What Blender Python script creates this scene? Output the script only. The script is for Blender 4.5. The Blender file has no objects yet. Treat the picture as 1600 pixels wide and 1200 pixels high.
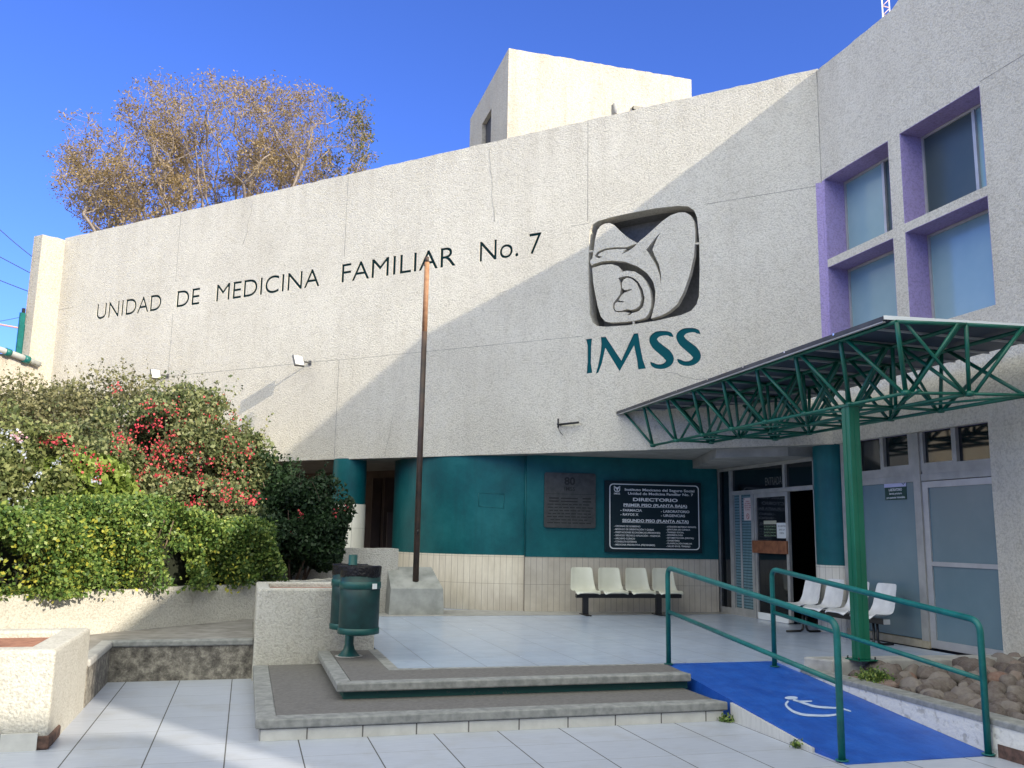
import bpy, bmesh, math, random
import numpy as np
from mathutils import Vector, Matrix
from mathutils.geometry import interpolate_bezier
R_ = math.radians
random.seed(7); RNG = np.random.default_rng(7)
SC = bpy.context.scene
COL = SC.collection

# ------------------------------------------------------------------ camera
F_PX, EYE = 1400.0, 1.65
PSI, PITCH, ROLL = R_(16.145), math.atan(235/1400), R_(1.0)
_fwd = Vector((math.sin(PSI)*math.cos(PITCH), math.cos(PSI)*math.cos(PITCH), math.sin(PITCH)))
_r0 = Vector((math.cos(PSI), -math.sin(PSI), 0)); _u0 = _r0.cross(_fwd)
C_R = math.cos(ROLL)*_r0 + math.sin(ROLL)*_u0
C_U = -math.sin(ROLL)*_r0 + math.cos(ROLL)*_u0
CAM = Vector((0, 0, EYE))
cd = bpy.data.cameras.new('camera'); cd.sensor_width = 36; cd.lens = F_PX/1600*36
cd.clip_start = 0.05; cd.clip_end = 3000
cam = bpy.data.objects.new('camera', cd); COL.objects.link(cam)
m = Matrix((C_R, C_U, -_fwd)).transposed().to_4x4(); m.translation = CAM
cam.matrix_world = m; SC.camera = cam

# ------------------------------------------------------------------ light
SUN_D = Vector((-1.2, 1.93, -1.0))                 # direction the light travels
elev = math.atan(1/math.hypot(1.2, 1.93)); azim = math.atan2(1.2, -1.93)
W_ = bpy.data.worlds.new('World'); SC.world = W_; W_.use_nodes = True
nt = W_.node_tree; nt.nodes.clear()
sky = nt.nodes.new('ShaderNodeTexSky'); sky.sky_type = 'NISHITA'; sky.sun_disc = False
sky.sun_elevation = elev; sky.sun_rotation = azim; sky.altitude = 1800; sky.air_density = 0.9
sky.dust_density = 0.3; sky.ozone_density = 6.0
bg = nt.nodes.new('ShaderNodeBackground'); bg.inputs[1].default_value = 0.15
wo = nt.nodes.new('ShaderNodeOutputWorld')
hsv = nt.nodes.new('ShaderNodeHueSaturation'); hsv.inputs['Saturation'].default_value = 1.02; hsv.inputs['Value'].default_value = 1.0
nt.links.new(sky.outputs[0], hsv.inputs['Color'])
tint = nt.nodes.new('ShaderNodeMix'); tint.data_type = 'RGBA'; tint.blend_type = 'MULTIPLY'; tint.inputs[0].default_value = 1; tint.inputs[7].default_value = (.90, .93, 1.42, 1)
nt.links.new(hsv.outputs[0], tint.inputs[6])
# added cloud glow, out of view behind the viewer, lifts the shade; clear deep blue beyond the building
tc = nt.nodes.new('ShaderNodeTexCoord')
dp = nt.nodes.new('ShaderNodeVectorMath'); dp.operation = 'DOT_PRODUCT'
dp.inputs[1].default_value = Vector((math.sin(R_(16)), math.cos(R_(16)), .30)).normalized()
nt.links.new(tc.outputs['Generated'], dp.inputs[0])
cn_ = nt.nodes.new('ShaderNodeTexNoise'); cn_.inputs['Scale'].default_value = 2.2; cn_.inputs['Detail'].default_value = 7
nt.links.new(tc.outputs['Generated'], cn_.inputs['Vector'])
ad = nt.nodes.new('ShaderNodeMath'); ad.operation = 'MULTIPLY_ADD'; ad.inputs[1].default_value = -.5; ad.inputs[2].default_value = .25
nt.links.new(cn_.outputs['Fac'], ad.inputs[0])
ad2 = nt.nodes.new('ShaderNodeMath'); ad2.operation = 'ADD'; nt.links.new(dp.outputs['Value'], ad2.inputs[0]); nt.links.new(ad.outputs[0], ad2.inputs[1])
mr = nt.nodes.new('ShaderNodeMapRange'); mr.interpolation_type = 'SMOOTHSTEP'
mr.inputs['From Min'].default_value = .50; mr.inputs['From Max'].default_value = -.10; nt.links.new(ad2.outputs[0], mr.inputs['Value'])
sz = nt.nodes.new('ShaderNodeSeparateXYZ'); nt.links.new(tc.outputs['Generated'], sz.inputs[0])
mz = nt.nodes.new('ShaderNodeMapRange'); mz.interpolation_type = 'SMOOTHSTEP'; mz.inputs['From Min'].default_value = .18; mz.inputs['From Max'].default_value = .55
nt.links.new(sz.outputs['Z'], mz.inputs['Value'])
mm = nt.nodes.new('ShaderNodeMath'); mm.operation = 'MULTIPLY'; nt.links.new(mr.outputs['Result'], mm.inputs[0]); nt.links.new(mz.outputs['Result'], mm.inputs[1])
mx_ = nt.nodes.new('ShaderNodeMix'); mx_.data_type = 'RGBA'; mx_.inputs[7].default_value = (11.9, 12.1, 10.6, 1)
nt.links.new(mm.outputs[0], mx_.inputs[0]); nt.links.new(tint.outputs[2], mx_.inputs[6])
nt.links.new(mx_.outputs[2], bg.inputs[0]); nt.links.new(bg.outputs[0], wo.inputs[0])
sl = bpy.data.lights.new('sun', 'SUN'); sl.energy = 4.3; sl.angle = R_(0.6); sl.color = (1.0, 0.90, 0.72)
so = bpy.data.objects.new('sun', sl); COL.objects.link(so); so.location = (30, -40, 30)
so.rotation_euler = SUN_D.to_track_quat('-Z', 'Y').to_euler()
SC.view_settings.view_transform = 'Standard'; SC.view_settings.look = 'None'
SC.view_settings.exposure = 0.6; SC.view_settings.gamma = 1
try: SC.cycles.max_bounces = 8; SC.cycles.use_denoising = True
except Exception: pass

# ------------------------------------------------------------------ measuring helpers (photo points laid on real planes)
def ray(px, py):
    return ((px-800)*C_R + (600-py)*C_U + F_PX*_fwd).normalized()
def on_z(px, py, z):
    d = ray(px, py); return CAM + d*((z-EYE)/d.z)
def on_v(px, py, a, b):
    n = Vector((-(b[1]-a[1]), b[0]-a[0], 0)); d = ray(px, py)
    return CAM + d*(n.dot(Vector((a[0], a[1], 0))-Vector((0, 0, 0)))/n.dot(d))
def at_y(px, py, y):
    d = ray(px, py); return CAM + d*(y/d.y)

# ------------------------------------------------------------------ mesh helpers
class MB:
    def __init__(s): s.v = []; s.f = []; s.sm = []
    def add(s, vs, fs, smooth=False):
        b = len(s.v); s.v += [Vector(p) for p in vs]
        s.f += [[b+i for i in f] for f in fs]; s.sm += [smooth]*len(fs); return s
    def box(s, x0, x1, y0, y1, z0, z1):
        return s.prism([(x0, y0), (x1, y0), (x1, y1), (x0, y1)], z0, z1)
    def prism(s, poly, z0, z1, ztop=None):
        n = len(poly); a = sum(poly[i][0]*poly[(i+1) % n][1]-poly[(i+1) % n][0]*poly[i][1] for i in range(n))
        if a < 0: poly = poly[::-1]
        zt = ztop or (lambda x, y: z1)
        vs = [(x, y, z0) for x, y in poly]+[(x, y, zt(x, y)) for x, y in poly]
        fs = [list(range(n))[::-1], list(range(n, 2*n))]+[[i, (i+1) % n, n+(i+1) % n, n+i] for i in range(n)]
        return s.add(vs, fs)
    def obox(s, O, a, b, c):                       # box spanned by three edge vectors
        O, a, b, c = map(Vector, (O, a, b, c))
        vs = [O, O+a, O+a+b, O+b, O+c, O+a+c, O+a+b+c, O+b+c]
        fs = [[0, 3, 2, 1], [4, 5, 6, 7], [0, 1, 5, 4], [1, 2, 6, 5], [2, 3, 7, 6], [3, 0, 4, 7]]
        if a.cross(b).dot(c) < 0: fs = [f[::-1] for f in fs]
        return s.add(vs, fs)
    def tube(s, pts, r, n=10, caps=True):
        pts = [Vector(p) for p in pts]; rs = r if isinstance(r, (list, tuple)) else [r]*len(pts)
        vs = []; prev = None
        for i, p in enumerate(pts):
            t = (pts[min(i+1, len(pts)-1)]-pts[max(i-1, 0)]).normalized()
            if prev is None:
                a = Vector((0, 0, 1)) if abs(t.z) < .9 else Vector((1, 0, 0)); u = t.cross(a).normalized()
            else: u = (prev-t*prev.dot(t)).normalized()
            prev = u; w = t.cross(u)
            for k in range(n):
                q = 2*math.pi*k/n; vs.append(p+(u*math.cos(q)+w*math.sin(q))*rs[i])
        fs = []
        for i in range(len(pts)-1):
            for k in range(n):
                fs.append([i*n+k, i*n+(k+1) % n, (i+1)*n+(k+1) % n, (i+1)*n+k])
        s.add(vs, fs, True)
        if caps:
            b = len(s.v)-len(vs)
            s.f += [[b+k for k in range(n)][::-1], [b+(len(pts)-1)*n+k for k in range(n)]]; s.sm += [False]*2
        return s
    def lathe(s, c, prof, n=40, a0=0, a1=2*math.pi):
        full = abs(a1-a0-2*math.pi) < 1e-6; m_ = n if full else n+1; vs = []
        for (r, z) in prof:
            for k in range(m_):
                q = a0+(a1-a0)*k/n; vs.append((c[0]+r*math.cos(q), c[1]+r*math.sin(q), c[2]+z))
        fs = []
        for i in range(len(prof)-1):
            for k in range(n):
                k2 = (k+1) % m_; fs.append([i*m_+k, i*m_+k2, (i+1)*m_+k2, (i+1)*m_+k])
        return s.add(vs, fs, True)
    def build(s, name, mat, parent=None, bevel=0, origin=None):
        me = bpy.data.meshes.new(name)
        L = Vector(origin) if origin is not None else (parent_loc(parent) if parent else Vector((0, 0, 0)))
        me.from_pydata([p-L for p in s.v], [], s.f); me.update()
        me.polygons.foreach_set('use_smooth', s.sm)
        me.materials.append(mat)
        o = bpy.data.objects.new(name, me); COL.objects.link(o)
        if parent: o.parent = parent
        elif origin is not None: o.location = L
        if bevel:
            b = o.modifiers.new('bevel', 'BEVEL'); b.width = bevel; b.segments = 2; b.limit_method = 'ANGLE'
        return o
def parent_loc(o):
    L = Vector((0, 0, 0))
    while o: L = L+Vector(o.location); o = o.parent
    return L
def empty(name, loc, label=None, cat=None, group=None):
    o = bpy.data.objects.new(name, None); COL.objects.link(o); o.location = loc; o.empty_display_size = .2
    return tag(o, label, cat, group)
def tag(o, label=None, cat=None, group=None, kind=None):
    if label: o['label'] = label
    if cat: o['category'] = cat
    if group: o['group'] = group
    if kind: o['kind'] = kind
    return o
def struct(o): return tag(o, kind='structure')
def copy_tree(o, parent=None):
    c = o.copy(); COL.objects.link(c); c.parent = parent
    for ch in list(o.children): copy_tree(ch, c)
    return c

# flat panels with holes, from nested outlines in a (right, up) frame
def curve_mesh(polys, thick):
    cu = bpy.data.curves.new('tmp', 'CURVE'); cu.dimensions = '2D'; cu.fill_mode = 'BOTH'; cu.extrude = thick/2
    for p in polys:
        sp = cu.splines.new('POLY'); sp.points.add(len(p)-1)
        for i, (x, y) in enumerate(p): sp.points[i].co = (x, y, 0, 1)
        sp.use_cyclic_u = True
    ob = bpy.data.objects.new('tmp', cu); COL.objects.link(ob)
    dg = bpy.context.evaluated_depsgraph_get(); me = bpy.data.meshes.new_from_object(ob.evaluated_get(dg))
    vs = [tuple(v.co) for v in me.vertices]; fs = [list(p.vertices) for p in me.polygons]
    bpy.data.objects.remove(ob); bpy.data.curves.remove(cu); bpy.data.meshes.remove(me)
    return vs, fs
class Frame:
    def __init__(s, O, Rv, Uv=(0, 0, 1)):
        s.O = Vector(O); s.R = Vector(Rv).normalized(); s.U = Vector(Uv).normalized(); s.N = s.R.cross(s.U)
    def P(s, x, y, n=0): return s.O+s.R*x+s.U*y+s.N*n
    def loc(s, p): d = Vector(p)-s.O; return (d.dot(s.R), d.dot(s.U))
    def panel(s, mb, polys, thick, front=0.0):
        vs, fs = curve_mesh(polys, thick)
        mb.add([s.P(x, y, z-thick/2+front) for x, y, z in vs], fs)
    def rect(s, mb, x0, x1, y0, y1, n0, n1):
        mb.obox(s.P(x0, y0, n0), s.R*(x1-x0), s.U*(y1-y0), s.N*(n1-n0))
_tc = {}
def text_geo(body, bold=0.0, spacing=1.0):
    k = (body, bold, spacing)
    if k in _tc: return _tc[k]
    cu = bpy.data.curves.new('tmp', 'FONT'); cu.body = body; cu.size = 1; cu.offset = bold; cu.space_character = spacing
    cu.resolution_u = 3
    ob = bpy.data.objects.new('tmp', cu); COL.objects.link(ob)
    dg = bpy.context.evaluated_depsgraph_get(); me = bpy.data.meshes.new_from_object(ob.evaluated_get(dg))
    vs = [tuple(v.co) for v in me.vertices]; fs = [list(p.vertices) for p in me.polygons]
    bpy.data.objects.remove(ob); bpy.data.curves.remove(cu); bpy.data.meshes.remove(me)
    _tc[k] = (vs, fs); return vs, fs
CAPH = None
def put_text(mb, fr, body, x0, y0, h, width=None, bold=0.0, n=0.003, align='L', xmax=None):
    """capital height h, baseline y0; width stretches to fit"""
    global CAPH
    if CAPH is None: CAPH = max(v[1] for v in text_geo('H')[0])
    vs, fs = text_geo(body, bold)
    lo = min(v[0] for v in vs); hi = max(v[0] for v in vs); sy = h/CAPH
    sx = width/(hi-lo) if width else sy
    w = (hi-lo)*sx
    if align == 'C': x0 = x0-w/2
    if align == 'R': x0 = x0-w
    mb.add([fr.P(x0+(v[0]-lo)*sx, y0+v[1]*sy, n) for v in vs], fs)
def text_outlines(body, x0, y0, h, width, bold=0.0, spacing=1.0):
    cu = bpy.data.curves.new('tmp', 'FONT'); cu.body = body; cu.size = 1; cu.offset = bold; cu.space_character = spacing
    ob = bpy.data.objects.new('tmp', cu); COL.objects.link(ob)
    bpy.context.view_layer.update()
    for o in bpy.context.selected_objects: o.select_set(False)
    ob.select_set(True); bpy.context.view_layer.objects.active = ob
    bpy.ops.object.convert(target='CURVE')
    ob = bpy.context.view_layer.objects.active; cu2 = ob.data
    polys = []
    for sp in cu2.splines:
        bp = sp.bezier_points; pts = []; n = len(bp)
        for i in range(n):
            a, b = bp[i], bp[(i+1) % n]
            straight = (a.handle_right-a.co).cross(b.co-a.co).length < 1e-6 and (b.handle_left-b.co).cross(b.co-a.co).length < 1e-6
            seg = [a.co, b.co] if straight else interpolate_bezier(a.co, a.handle_right, b.handle_left, b.co, 6)
            pts += [(p.x, p.y) for p in seg[:-1]]
        polys.append(pts)
    bpy.data.objects.remove(ob)
    lo = min(p[0] for q in polys for p in q); hi = max(p[0] for q in polys for p in q)
    ch = 0.729
    try: ch = max(v[1] for v in text_geo('H')[0])
    except Exception: pass
    sx = width/(hi-lo); sy = h/ch
    return [[(x0+(x-lo)*sx, y0+y*sy) for x, y in q] for q in polys]
def stroke(pts):                                    # outline of a stroke given (x, y, halfwidth)
    n = len(pts); L = []; Rr = []
    dense = []
    for i in range(n-1):                            # catmull-rom
        p0, p1, p2, p3 = pts[max(i-1, 0)], pts[i], pts[i+1], pts[min(i+2, n-1)]
        for t in (0, .25, .5, .75):
            dense.append(tuple(.5*((2*p1[k])+(-p0[k]+p2[k])*t+(2*p0[k]-5*p1[k]+4*p2[k]-p3[k])*t*t+(-p0[k]+3*p1[k]-3*p2[k]+p3[k])*t**3) for k in range(3)))
    dense.append(pts[-1])
    for i, (x, y, w) in enumerate(dense):
        a = dense[max(i-1, 0)]; b = dense[min(i+1, len(dense)-1)]
        dx, dy = b[0]-a[0], b[1]-a[1]; l = math.hypot(dx, dy) or 1
        L.append((x-dy/l*w, y+dx/l*w)); Rr.append((x+dy/l*w, y-dx/l*w))
    return L+Rr[::-1]

# ------------------------------------------------------------------ materials
def newmat(name):
    mt = bpy.data.materials.new(name); mt.use_nodes = True; n = mt.node_tree.nodes
    return mt, mt.node_tree, n['Principled BSDF']
def N(nt, typ, **kw):
    n = nt.nodes.new(typ)
    for k, v in kw.items():
        if k.startswith('i_'):
            key = k[2:]; key = int(key) if key.isdigit() else key
            n.inputs[key].default_value = v
        else: setattr(n, k, v)
    return n
def wpos(nt, obj=False):
    if obj: return N(nt, 'ShaderNodeTexCoord').outputs['Object']
    return N(nt, 'ShaderNodeNewGeometry').outputs['Position']
def ramp(nt, fac, stops):
    r = N(nt, 'ShaderNodeValToRGB'); e = r.color_ramp.elements
    while len(e) < len(stops): e.new(0.5)
    for i, (p, c) in enumerate(stops):
        e[i].position = p; e[i].color = (*c, 1) if len(c) == 3 else c
    nt.links.new(fac, r.inputs[0]); return r.outputs[0]
def noise(nt, vec, scale, detail=4, rough=.55, dist=0):
    n = N(nt, 'ShaderNodeTexNoise'); n.inputs['Scale'].default_value = scale; n.inputs['Detail'].default_value = detail
    n.inputs['Roughness'].default_value = rough; n.inputs['Distortion'].default_value = dist
    nt.links.new(vec, n.inputs['Vector']); return n.outputs['Fac']
def mix(nt, fac, a, b, mode='MIX'):
    n = N(nt, 'ShaderNodeMix', data_type='RGBA', blend_type=mode)
    for s, v in ((n.inputs[0], fac), (n.inputs[6], a), (n.inputs[7], b)):
        if hasattr(v, 'is_linked') or hasattr(v, 'links'): nt.links.new(v, s)
        else: s.default_value = v if not isinstance(v, tuple) else ((*v, 1) if len(v) == 3 else v)
    return n.outputs[2]
def math_(nt, op, a, b=None, c=None):
    n = N(nt, 'ShaderNodeMath', operation=op)
    for i, v in enumerate((a, b, c)):
        if v is None: continue
        if hasattr(v, 'links'): nt.links.new(v, n.inputs[i])
        else: n.inputs[i].default_value = v
    return n.outputs[0]
def bump(nt, bs, h, strength=.5, dist=.01, prev=None):
    b = N(nt, 'ShaderNodeBump'); b.inputs['Strength'].default_value = strength; b.inputs['Distance'].default_value = dist
    nt.links.new(h, b.inputs['Height'])
    if prev is not None: nt.links.new(prev, b.inputs['Normal'])
    nt.links.new(b.outputs[0], bs.inputs['Normal']); return b.outputs[0]
def simple(name, c1, c2=None, rough=.5, scale=6, bscale=0, bstr=.3, bdist=.004, metal=0, spec=.5, obj=False, lo=.35, hi=.65, detail=5):
    mt, nt, bs = newmat(name); v = wpos(nt, obj)
    if c2:
        f = noise(nt, v, scale, detail); nt.links.new(ramp(nt, f, [(lo, c1), (hi, c2)]), bs.inputs['Base Color'])
    else: bs.inputs['Base Color'].default_value = (*c1, 1)
    bs.inputs['Roughness'].default_value = rough; bs.inputs['Metallic'].default_value = metal
    bs.inputs['Specular IOR Level'].default_value = spec
    if bscale: bump(nt, bs, noise(nt, v, bscale, 3), bstr, bdist)
    return mt
def stucco(name, c1, c2, c3, scale=30, dist=.016, streak=.5, top=None):
    mt, nt, bs = newmat(name); v = wpos(nt)
    a = noise(nt, v, .45, 7, .65); b = noise(nt, v, 6, 6, .72)
    col = ramp(nt, a, [(.34, c1), (.62, c2)])
    col = mix(nt, math_(nt, 'MULTIPLY', ramp(nt, b, [(.50, (0, 0, 0)), (.74, (1, 1, 1))]), .30), col, c3)
    mp = N(nt, 'ShaderNodeMapping'); mp.inputs['Scale'].default_value = (2.6, 2.6, .13); nt.links.new(v, mp.inputs[0])
    st = noise(nt, mp.outputs[0], 1.5, 6, .65)
    sk = math_(nt, 'MULTIPLY', ramp(nt, st, [(.50, (0, 0, 0)), (.72, (1, 1, 1))]), streak)
    if top:                                          # rain dirt running down from the coping
        sep = N(nt, 'ShaderNodeSeparateXYZ'); nt.links.new(v, sep.inputs[0])
        mp2 = N(nt, 'ShaderNodeMapping'); mp2.inputs['Scale'].default_value = (2.2, 2.2, .16); nt.links.new(v, mp2.inputs[0])
        s2 = noise(nt, mp2.outputs[0], 1.4, 5, .6)
        h = math_(nt, 'SUBTRACT', sep.outputs[2], top-1.6)
        h = N(nt, 'ShaderNodeMapRange'); nt.links.new(sep.outputs[2], h.inputs['Value']); h.inputs['From Min'].default_value = top-1.7; h.inputs['From Max'].default_value = top
        t2 = math_(nt, 'MULTIPLY', math_(nt, 'POWER', h.outputs[0], 2.0), ramp(nt, s2, [(.42, (0, 0, 0)), (.66, (1, 1, 1))]))
        sk = math_(nt, 'MAXIMUM', sk, math_(nt, 'MULTIPLY', t2, .38))
    col = mix(nt, sk, col, c3)
    g = noise(nt, v, scale*1.5, 5, .7)
    vo = N(nt, 'ShaderNodeTexVoronoi', feature='SMOOTH_F1'); vo.inputs['Scale'].default_value = scale; vo.inputs['Randomness'].default_value = 1; nt.links.new(v, vo.inputs['Vector'])
    h = math_(nt, 'ADD', math_(nt, 'MULTIPLY', vo.outputs['Distance'], -.55), g)
    pit = ramp(nt, h, [(.10, (.64, .63, .61)), (.32, (1, 1, 1))])
    col = mix(nt, .6, col, mix(nt, 1.0, col, pit, 'MULTIPLY'))
    nt.links.new(col, bs.inputs['Base Color']); bs.inputs['Roughness'].default_value = .92
    bs.inputs['Specular IOR Level'].default_value = .15
    bump(nt, bs, h, 1.0, dist); return mt
def grid_tiles(name, size, off, tile, tile2, grout, wx, wy, rough=.2, axes=(0, 1), sizey=None, streaky=True, groutrow=None, dirt=0.0):
    mt, nt, bs = newmat(name); v = wpos(nt); sep = N(nt, 'ShaderNodeSeparateXYZ'); nt.links.new(v, sep.inputs[0])
    def line(ax, sz, of, w):
        if isinstance(ax, tuple):
            q = math_(nt, 'ADD', math_(nt, 'MULTIPLY', sep.outputs[0], ax[0]), math_(nt, 'MULTIPLY', sep.outputs[1], ax[1]))
        else: q = sep.outputs[ax]
        q = math_(nt, 'DIVIDE', math_(nt, 'SUBTRACT', q, of), sz)
        cell = math_(nt, 'FLOOR', q)
        f = math_(nt, 'FRACT', q); d = math_(nt, 'MINIMUM', f, math_(nt, 'SUBTRACT', 1.0, f))
        return math_(nt, 'LESS_THAN', d, w/sz/2), cell
    lx, cx = line(axes[0], size, off[0], wx); ly, cy = line(axes[1], sizey or size, off[1], wy)
    cc = N(nt, 'ShaderNodeCombineXYZ'); nt.links.new(cx, cc.inputs[0]); nt.links.new(cy, cc.inputs[1])
    wn = N(nt, 'ShaderNodeTexWhiteNoise'); nt.links.new(cc.outputs[0], wn.inputs['Vector'])
    mp = N(nt, 'ShaderNodeMapping'); mp.inputs['Scale'].default_value = (1, 7, 1); nt.links.new(v, mp.inputs[0])
    s1 = noise(nt, mp.outputs[0], 5 if streaky else 3, 6, .65)
    base = ramp(nt, s1, [(.3, tile), (.7, tile2)])
    base = mix(nt, math_(nt, 'MULTIPLY', wn.outputs['Value'], .22), base, tuple(c*.82 for c in tile))
    if dirt:
        dn = noise(nt, v, 1.7, 8, .7); base = mix(nt, math_(nt, 'MULTIPLY', ramp(nt, dn, [(.5, (0, 0, 0)), (.72, (1, 1, 1))]), dirt), base, (.30, .29, .27))
    col = mix(nt, ly, base, groutrow or grout); col = mix(nt, lx, col, grout)
    nt.links.new(col, bs.inputs['Base Color'])
    anyl = math_(nt, 'MAXIMUM', lx, ly)
    rr = math_(nt, 'ADD', math_(nt, 'MULTIPLY', anyl, .5), math_(nt, 'ADD', rough-.06, math_(nt, 'MULTIPLY', noise(nt, v, 3, 5, .7), .16)))
    nt.links.new(rr, bs.inputs['Roughness'])
    bump(nt, bs, math_(nt, 'SUBTRACT', noise(nt, v, 2.2, 2), math_(nt, 'MULTIPLY', anyl, .5)), .25, .003)
    return mt
def leafmat(name, cols, rough=.5, trans=.25):
    mt, nt, bs = newmat(name); g = N(nt, 'ShaderNodeNewGeometry')
    n = noise(nt, g.outputs['Position'], 2.3, 3)
    f = math_(nt, 'ADD', math_(nt, 'MULTIPLY', g.outputs['Random Per Island'], .62), math_(nt, 'MULTIPLY', n, .38))
    st = [(i/(len(cols)-1)*.8+.1, c) for i, c in enumerate(cols)]
    col = ramp(nt, f, st); nt.links.new(col, bs.inputs['Base Color'])
    bs.inputs['Roughness'].default_value = rough; bs.inputs['Specular IOR Level'].default_value = .35
    tr = N(nt, 'ShaderNodeBsdfTranslucent'); nt.links.new(col, tr.inputs[0])
    ms = N(nt, 'ShaderNodeMixShader'); ms.inputs[0].default_value = trans
    out = nt.nodes['Material Output']
    nt.links.new(bs.outputs[0], ms.inputs[1]); nt.links.new(tr.outputs[0], ms.inputs[2]); nt.links.new(ms.outputs[0], out.inputs[0])
    return mt

M = {}
M['stucco'] = stucco('stucco', (.62, .582, .505), (.71, .672, .59), (.43, .385, .32), 40, .016, .20, top=9.1)
M['stucco_far'] = stucco('stucco_far', (.47, .44, .375), (.56, .52, .44), (.42, .31, .23), 24, .016, .45, top=14.9)
M['stucco_low'] = stucco('stucco_planter', (.53, .51, .46), (.62, .60, .55), (.38, .34, .28), 46, .014, .25)
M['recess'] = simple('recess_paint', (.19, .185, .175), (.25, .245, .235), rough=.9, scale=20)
M['joint'] = simple('joint_dirt', (.16, .15, .13), (.36, .34, .30), rough=.95, scale=5)
M['concrete'] = simple('concrete', (.27, .265, .255), (.42, .41, .395), rough=.85, scale=7, bscale=60, bstr=.5, bdist=.004, detail=9, lo=.3, hi=.7)
M['path_top'] = simple('path_concrete', (.19, .175, .16), (.30, .285, .265), rough=.9, scale=5, bscale=60, bstr=.5, bdist=.004, detail=10)
M['concrete_light'] = simple('concrete_edge', (.19, .195, .19), (.30, .302, .29), rough=.85, scale=14, bscale=40, bstr=.4, bdist=.004, detail=9)
M['step_top'] = simple('step_concrete', (.115, .108, .102), (.175, .166, .158), rough=.85, scale=28, bscale=120, bstr=.5, bdist=.003, detail=12, lo=.3, hi=.7)
def riser_mat():
    mt, nt, bs = newmat('stained_riser'); v = wpos(nt); a = noise(nt, v, 11, 10, .78, .15)
    col = ramp(nt, a, [(.34, (.045, .04, .036)), (.5, (.17, .155, .135)), (.62, (.34, .315, .27))])
    nt.links.new(col, bs.inputs['Base Color']); bs.inputs['Roughness'].default_value = .95
    bump(nt, bs, noise(nt, v, 30, 6, .7), .7, .012); return mt
M['riser'] = riser_mat()
def green_riser():
    mt, nt, bs = newmat('green_riser'); v = wpos(nt); a = noise(nt, v, 9, 8, .75)
    col = ramp(nt, a, [(.60, (.012, .085, .072)), (.68, (.22, .17, .13))])
    nt.links.new(col, bs.inputs['Base Color']); bs.inputs['Roughness'].default_value = .6; return mt
M['green_riser'] = green_riser()
M['tile_low'] = grid_tiles('lower_tiles', .551, (-1.15, 7.70), (.385, .415, .485), (.475, .505, .575), (.09, .088, .086), .010, .005, .36, groutrow=(.25, .25, .25), dirt=.42)
M['tile_high'] = grid_tiles('terrace_tiles', .551, (1.90, 9.25), (.385, .455, .59), (.44, .515, .65), (.10, .105, .12), .007, .004, .22, groutrow=(.30, .33, .38), dirt=.28)
a_, b_ = 1/math.sqrt(2), 0
M['wall_tile'] = grid_tiles('wall_tiles', .105, (0, .31), (.46, .41, .34), (.60, .55, .47), (.27, .24, .21), .007, .006, .45, axes=((.99, -.13), 2), sizey=.47, streaky=False)
M['col_tile'] = grid_tiles('column_tiles', .10, (0, .31), (.62, .59, .53), (.72, .70, .65), (.38, .36, .33), .006, .006, .4, axes=((.7, -.7), 2), sizey=.47, streaky=False)
M['skirt_tile'] = grid_tiles('skirting_tiles', .445, (.57, -.2), (.50, .49, .46), (.66, .65, .61), (.14, .13, .12), .012, .001, .35, axes=(0, 2), sizey=2)
def tealmat():
    mt, nt, bs = newmat('teal_wall_paint'); v = wpos(nt)
    c = ramp(nt, noise(nt, v, 1.4, 7, .68), [(.33, (.002, .070, .085)), (.5, (.003, .098, .112)), (.68, (.009, .128, .142))])
    k = noise(nt, v, 24, 7, .78); c = mix(nt, math_(nt, 'MULTIPLY', ramp(nt, k, [(.67, (0, 0, 0)), (.72, (1, 1, 1))]), .5), c, (.06, .20, .21))
    mp = N(nt, 'ShaderNodeMapping'); mp.inputs['Scale'].default_value = (6, 6, .5); nt.links.new(v, mp.inputs[0])
    w = noise(nt, mp.outputs[0], 1.6, 5, .6); c = mix(nt, math_(nt, 'MULTIPLY', ramp(nt, w, [(.52, (0, 0, 0)), (.75, (1, 1, 1))]), .35), c, (.004, .06, .072))
    nt.links.new(c, bs.inputs['Base Color']); bs.inputs['Specular IOR Level'].default_value = .3
    nt.links.new(math_(nt, 'ADD', math_(nt, 'MULTIPLY', w, .3), .28), bs.inputs['Roughness'])
    h = math_(nt, 'ADD', noise(nt, v, 9, 6, .6), math_(nt, 'MULTIPLY', noise(nt, v, 60, 3, .6), .25)); bump(nt, bs, h, .4, .010); return mt
M['teal'] = tealmat()
M['teal_text'] = simple('teal_letter', (.0, .070, .088), rough=.7, spec=.12)
M['dark_text'] = simple('dark_letter', (.004, .022, .024), rough=.8, spec=.1)
def railmat():
    mt, nt, bs = newmat('rail_paint'); v = wpos(nt)
    c = ramp(nt, noise(nt, v, 6, 6, .7), [(.35, (.003, .095, .09)), (.65, (.008, .15, .138))])
    k = noise(nt, v, 42, 8, .8); c = mix(nt, math_(nt, 'MULTIPLY', ramp(nt, k, [(.66, (0, 0, 0)), (.71, (1, 1, 1))]), .8), c, (.10, .075, .055))
    nt.links.new(c, bs.inputs['Base Color']); nt.links.new(math_(nt, 'ADD', math_(nt, 'MULTIPLY', k, .4), .18), bs.inputs['Roughness']); bs.inputs['Specular IOR Level'].default_value = .4
    bump(nt, bs, noise(nt, v, 18, 4), .2, .002); return mt
M['rail'] = railmat()
M['truss'] = simple('truss_paint', (.0, .085, .055), (.002, .12, .078), rough=.35, scale=5)
M['post'] = simple('post_paint', (.002, .105, .058), (.004, .13, .075), rough=.35, scale=3)
M['bin'] = simple('bin_metal', (.002, .026, .027), (.004, .042, .042), rough=.5, scale=12)
M['bin_band'] = simple('bin_band', (.002, .055, .052), (.003, .075, .07), rough=.45, scale=15)
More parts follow.
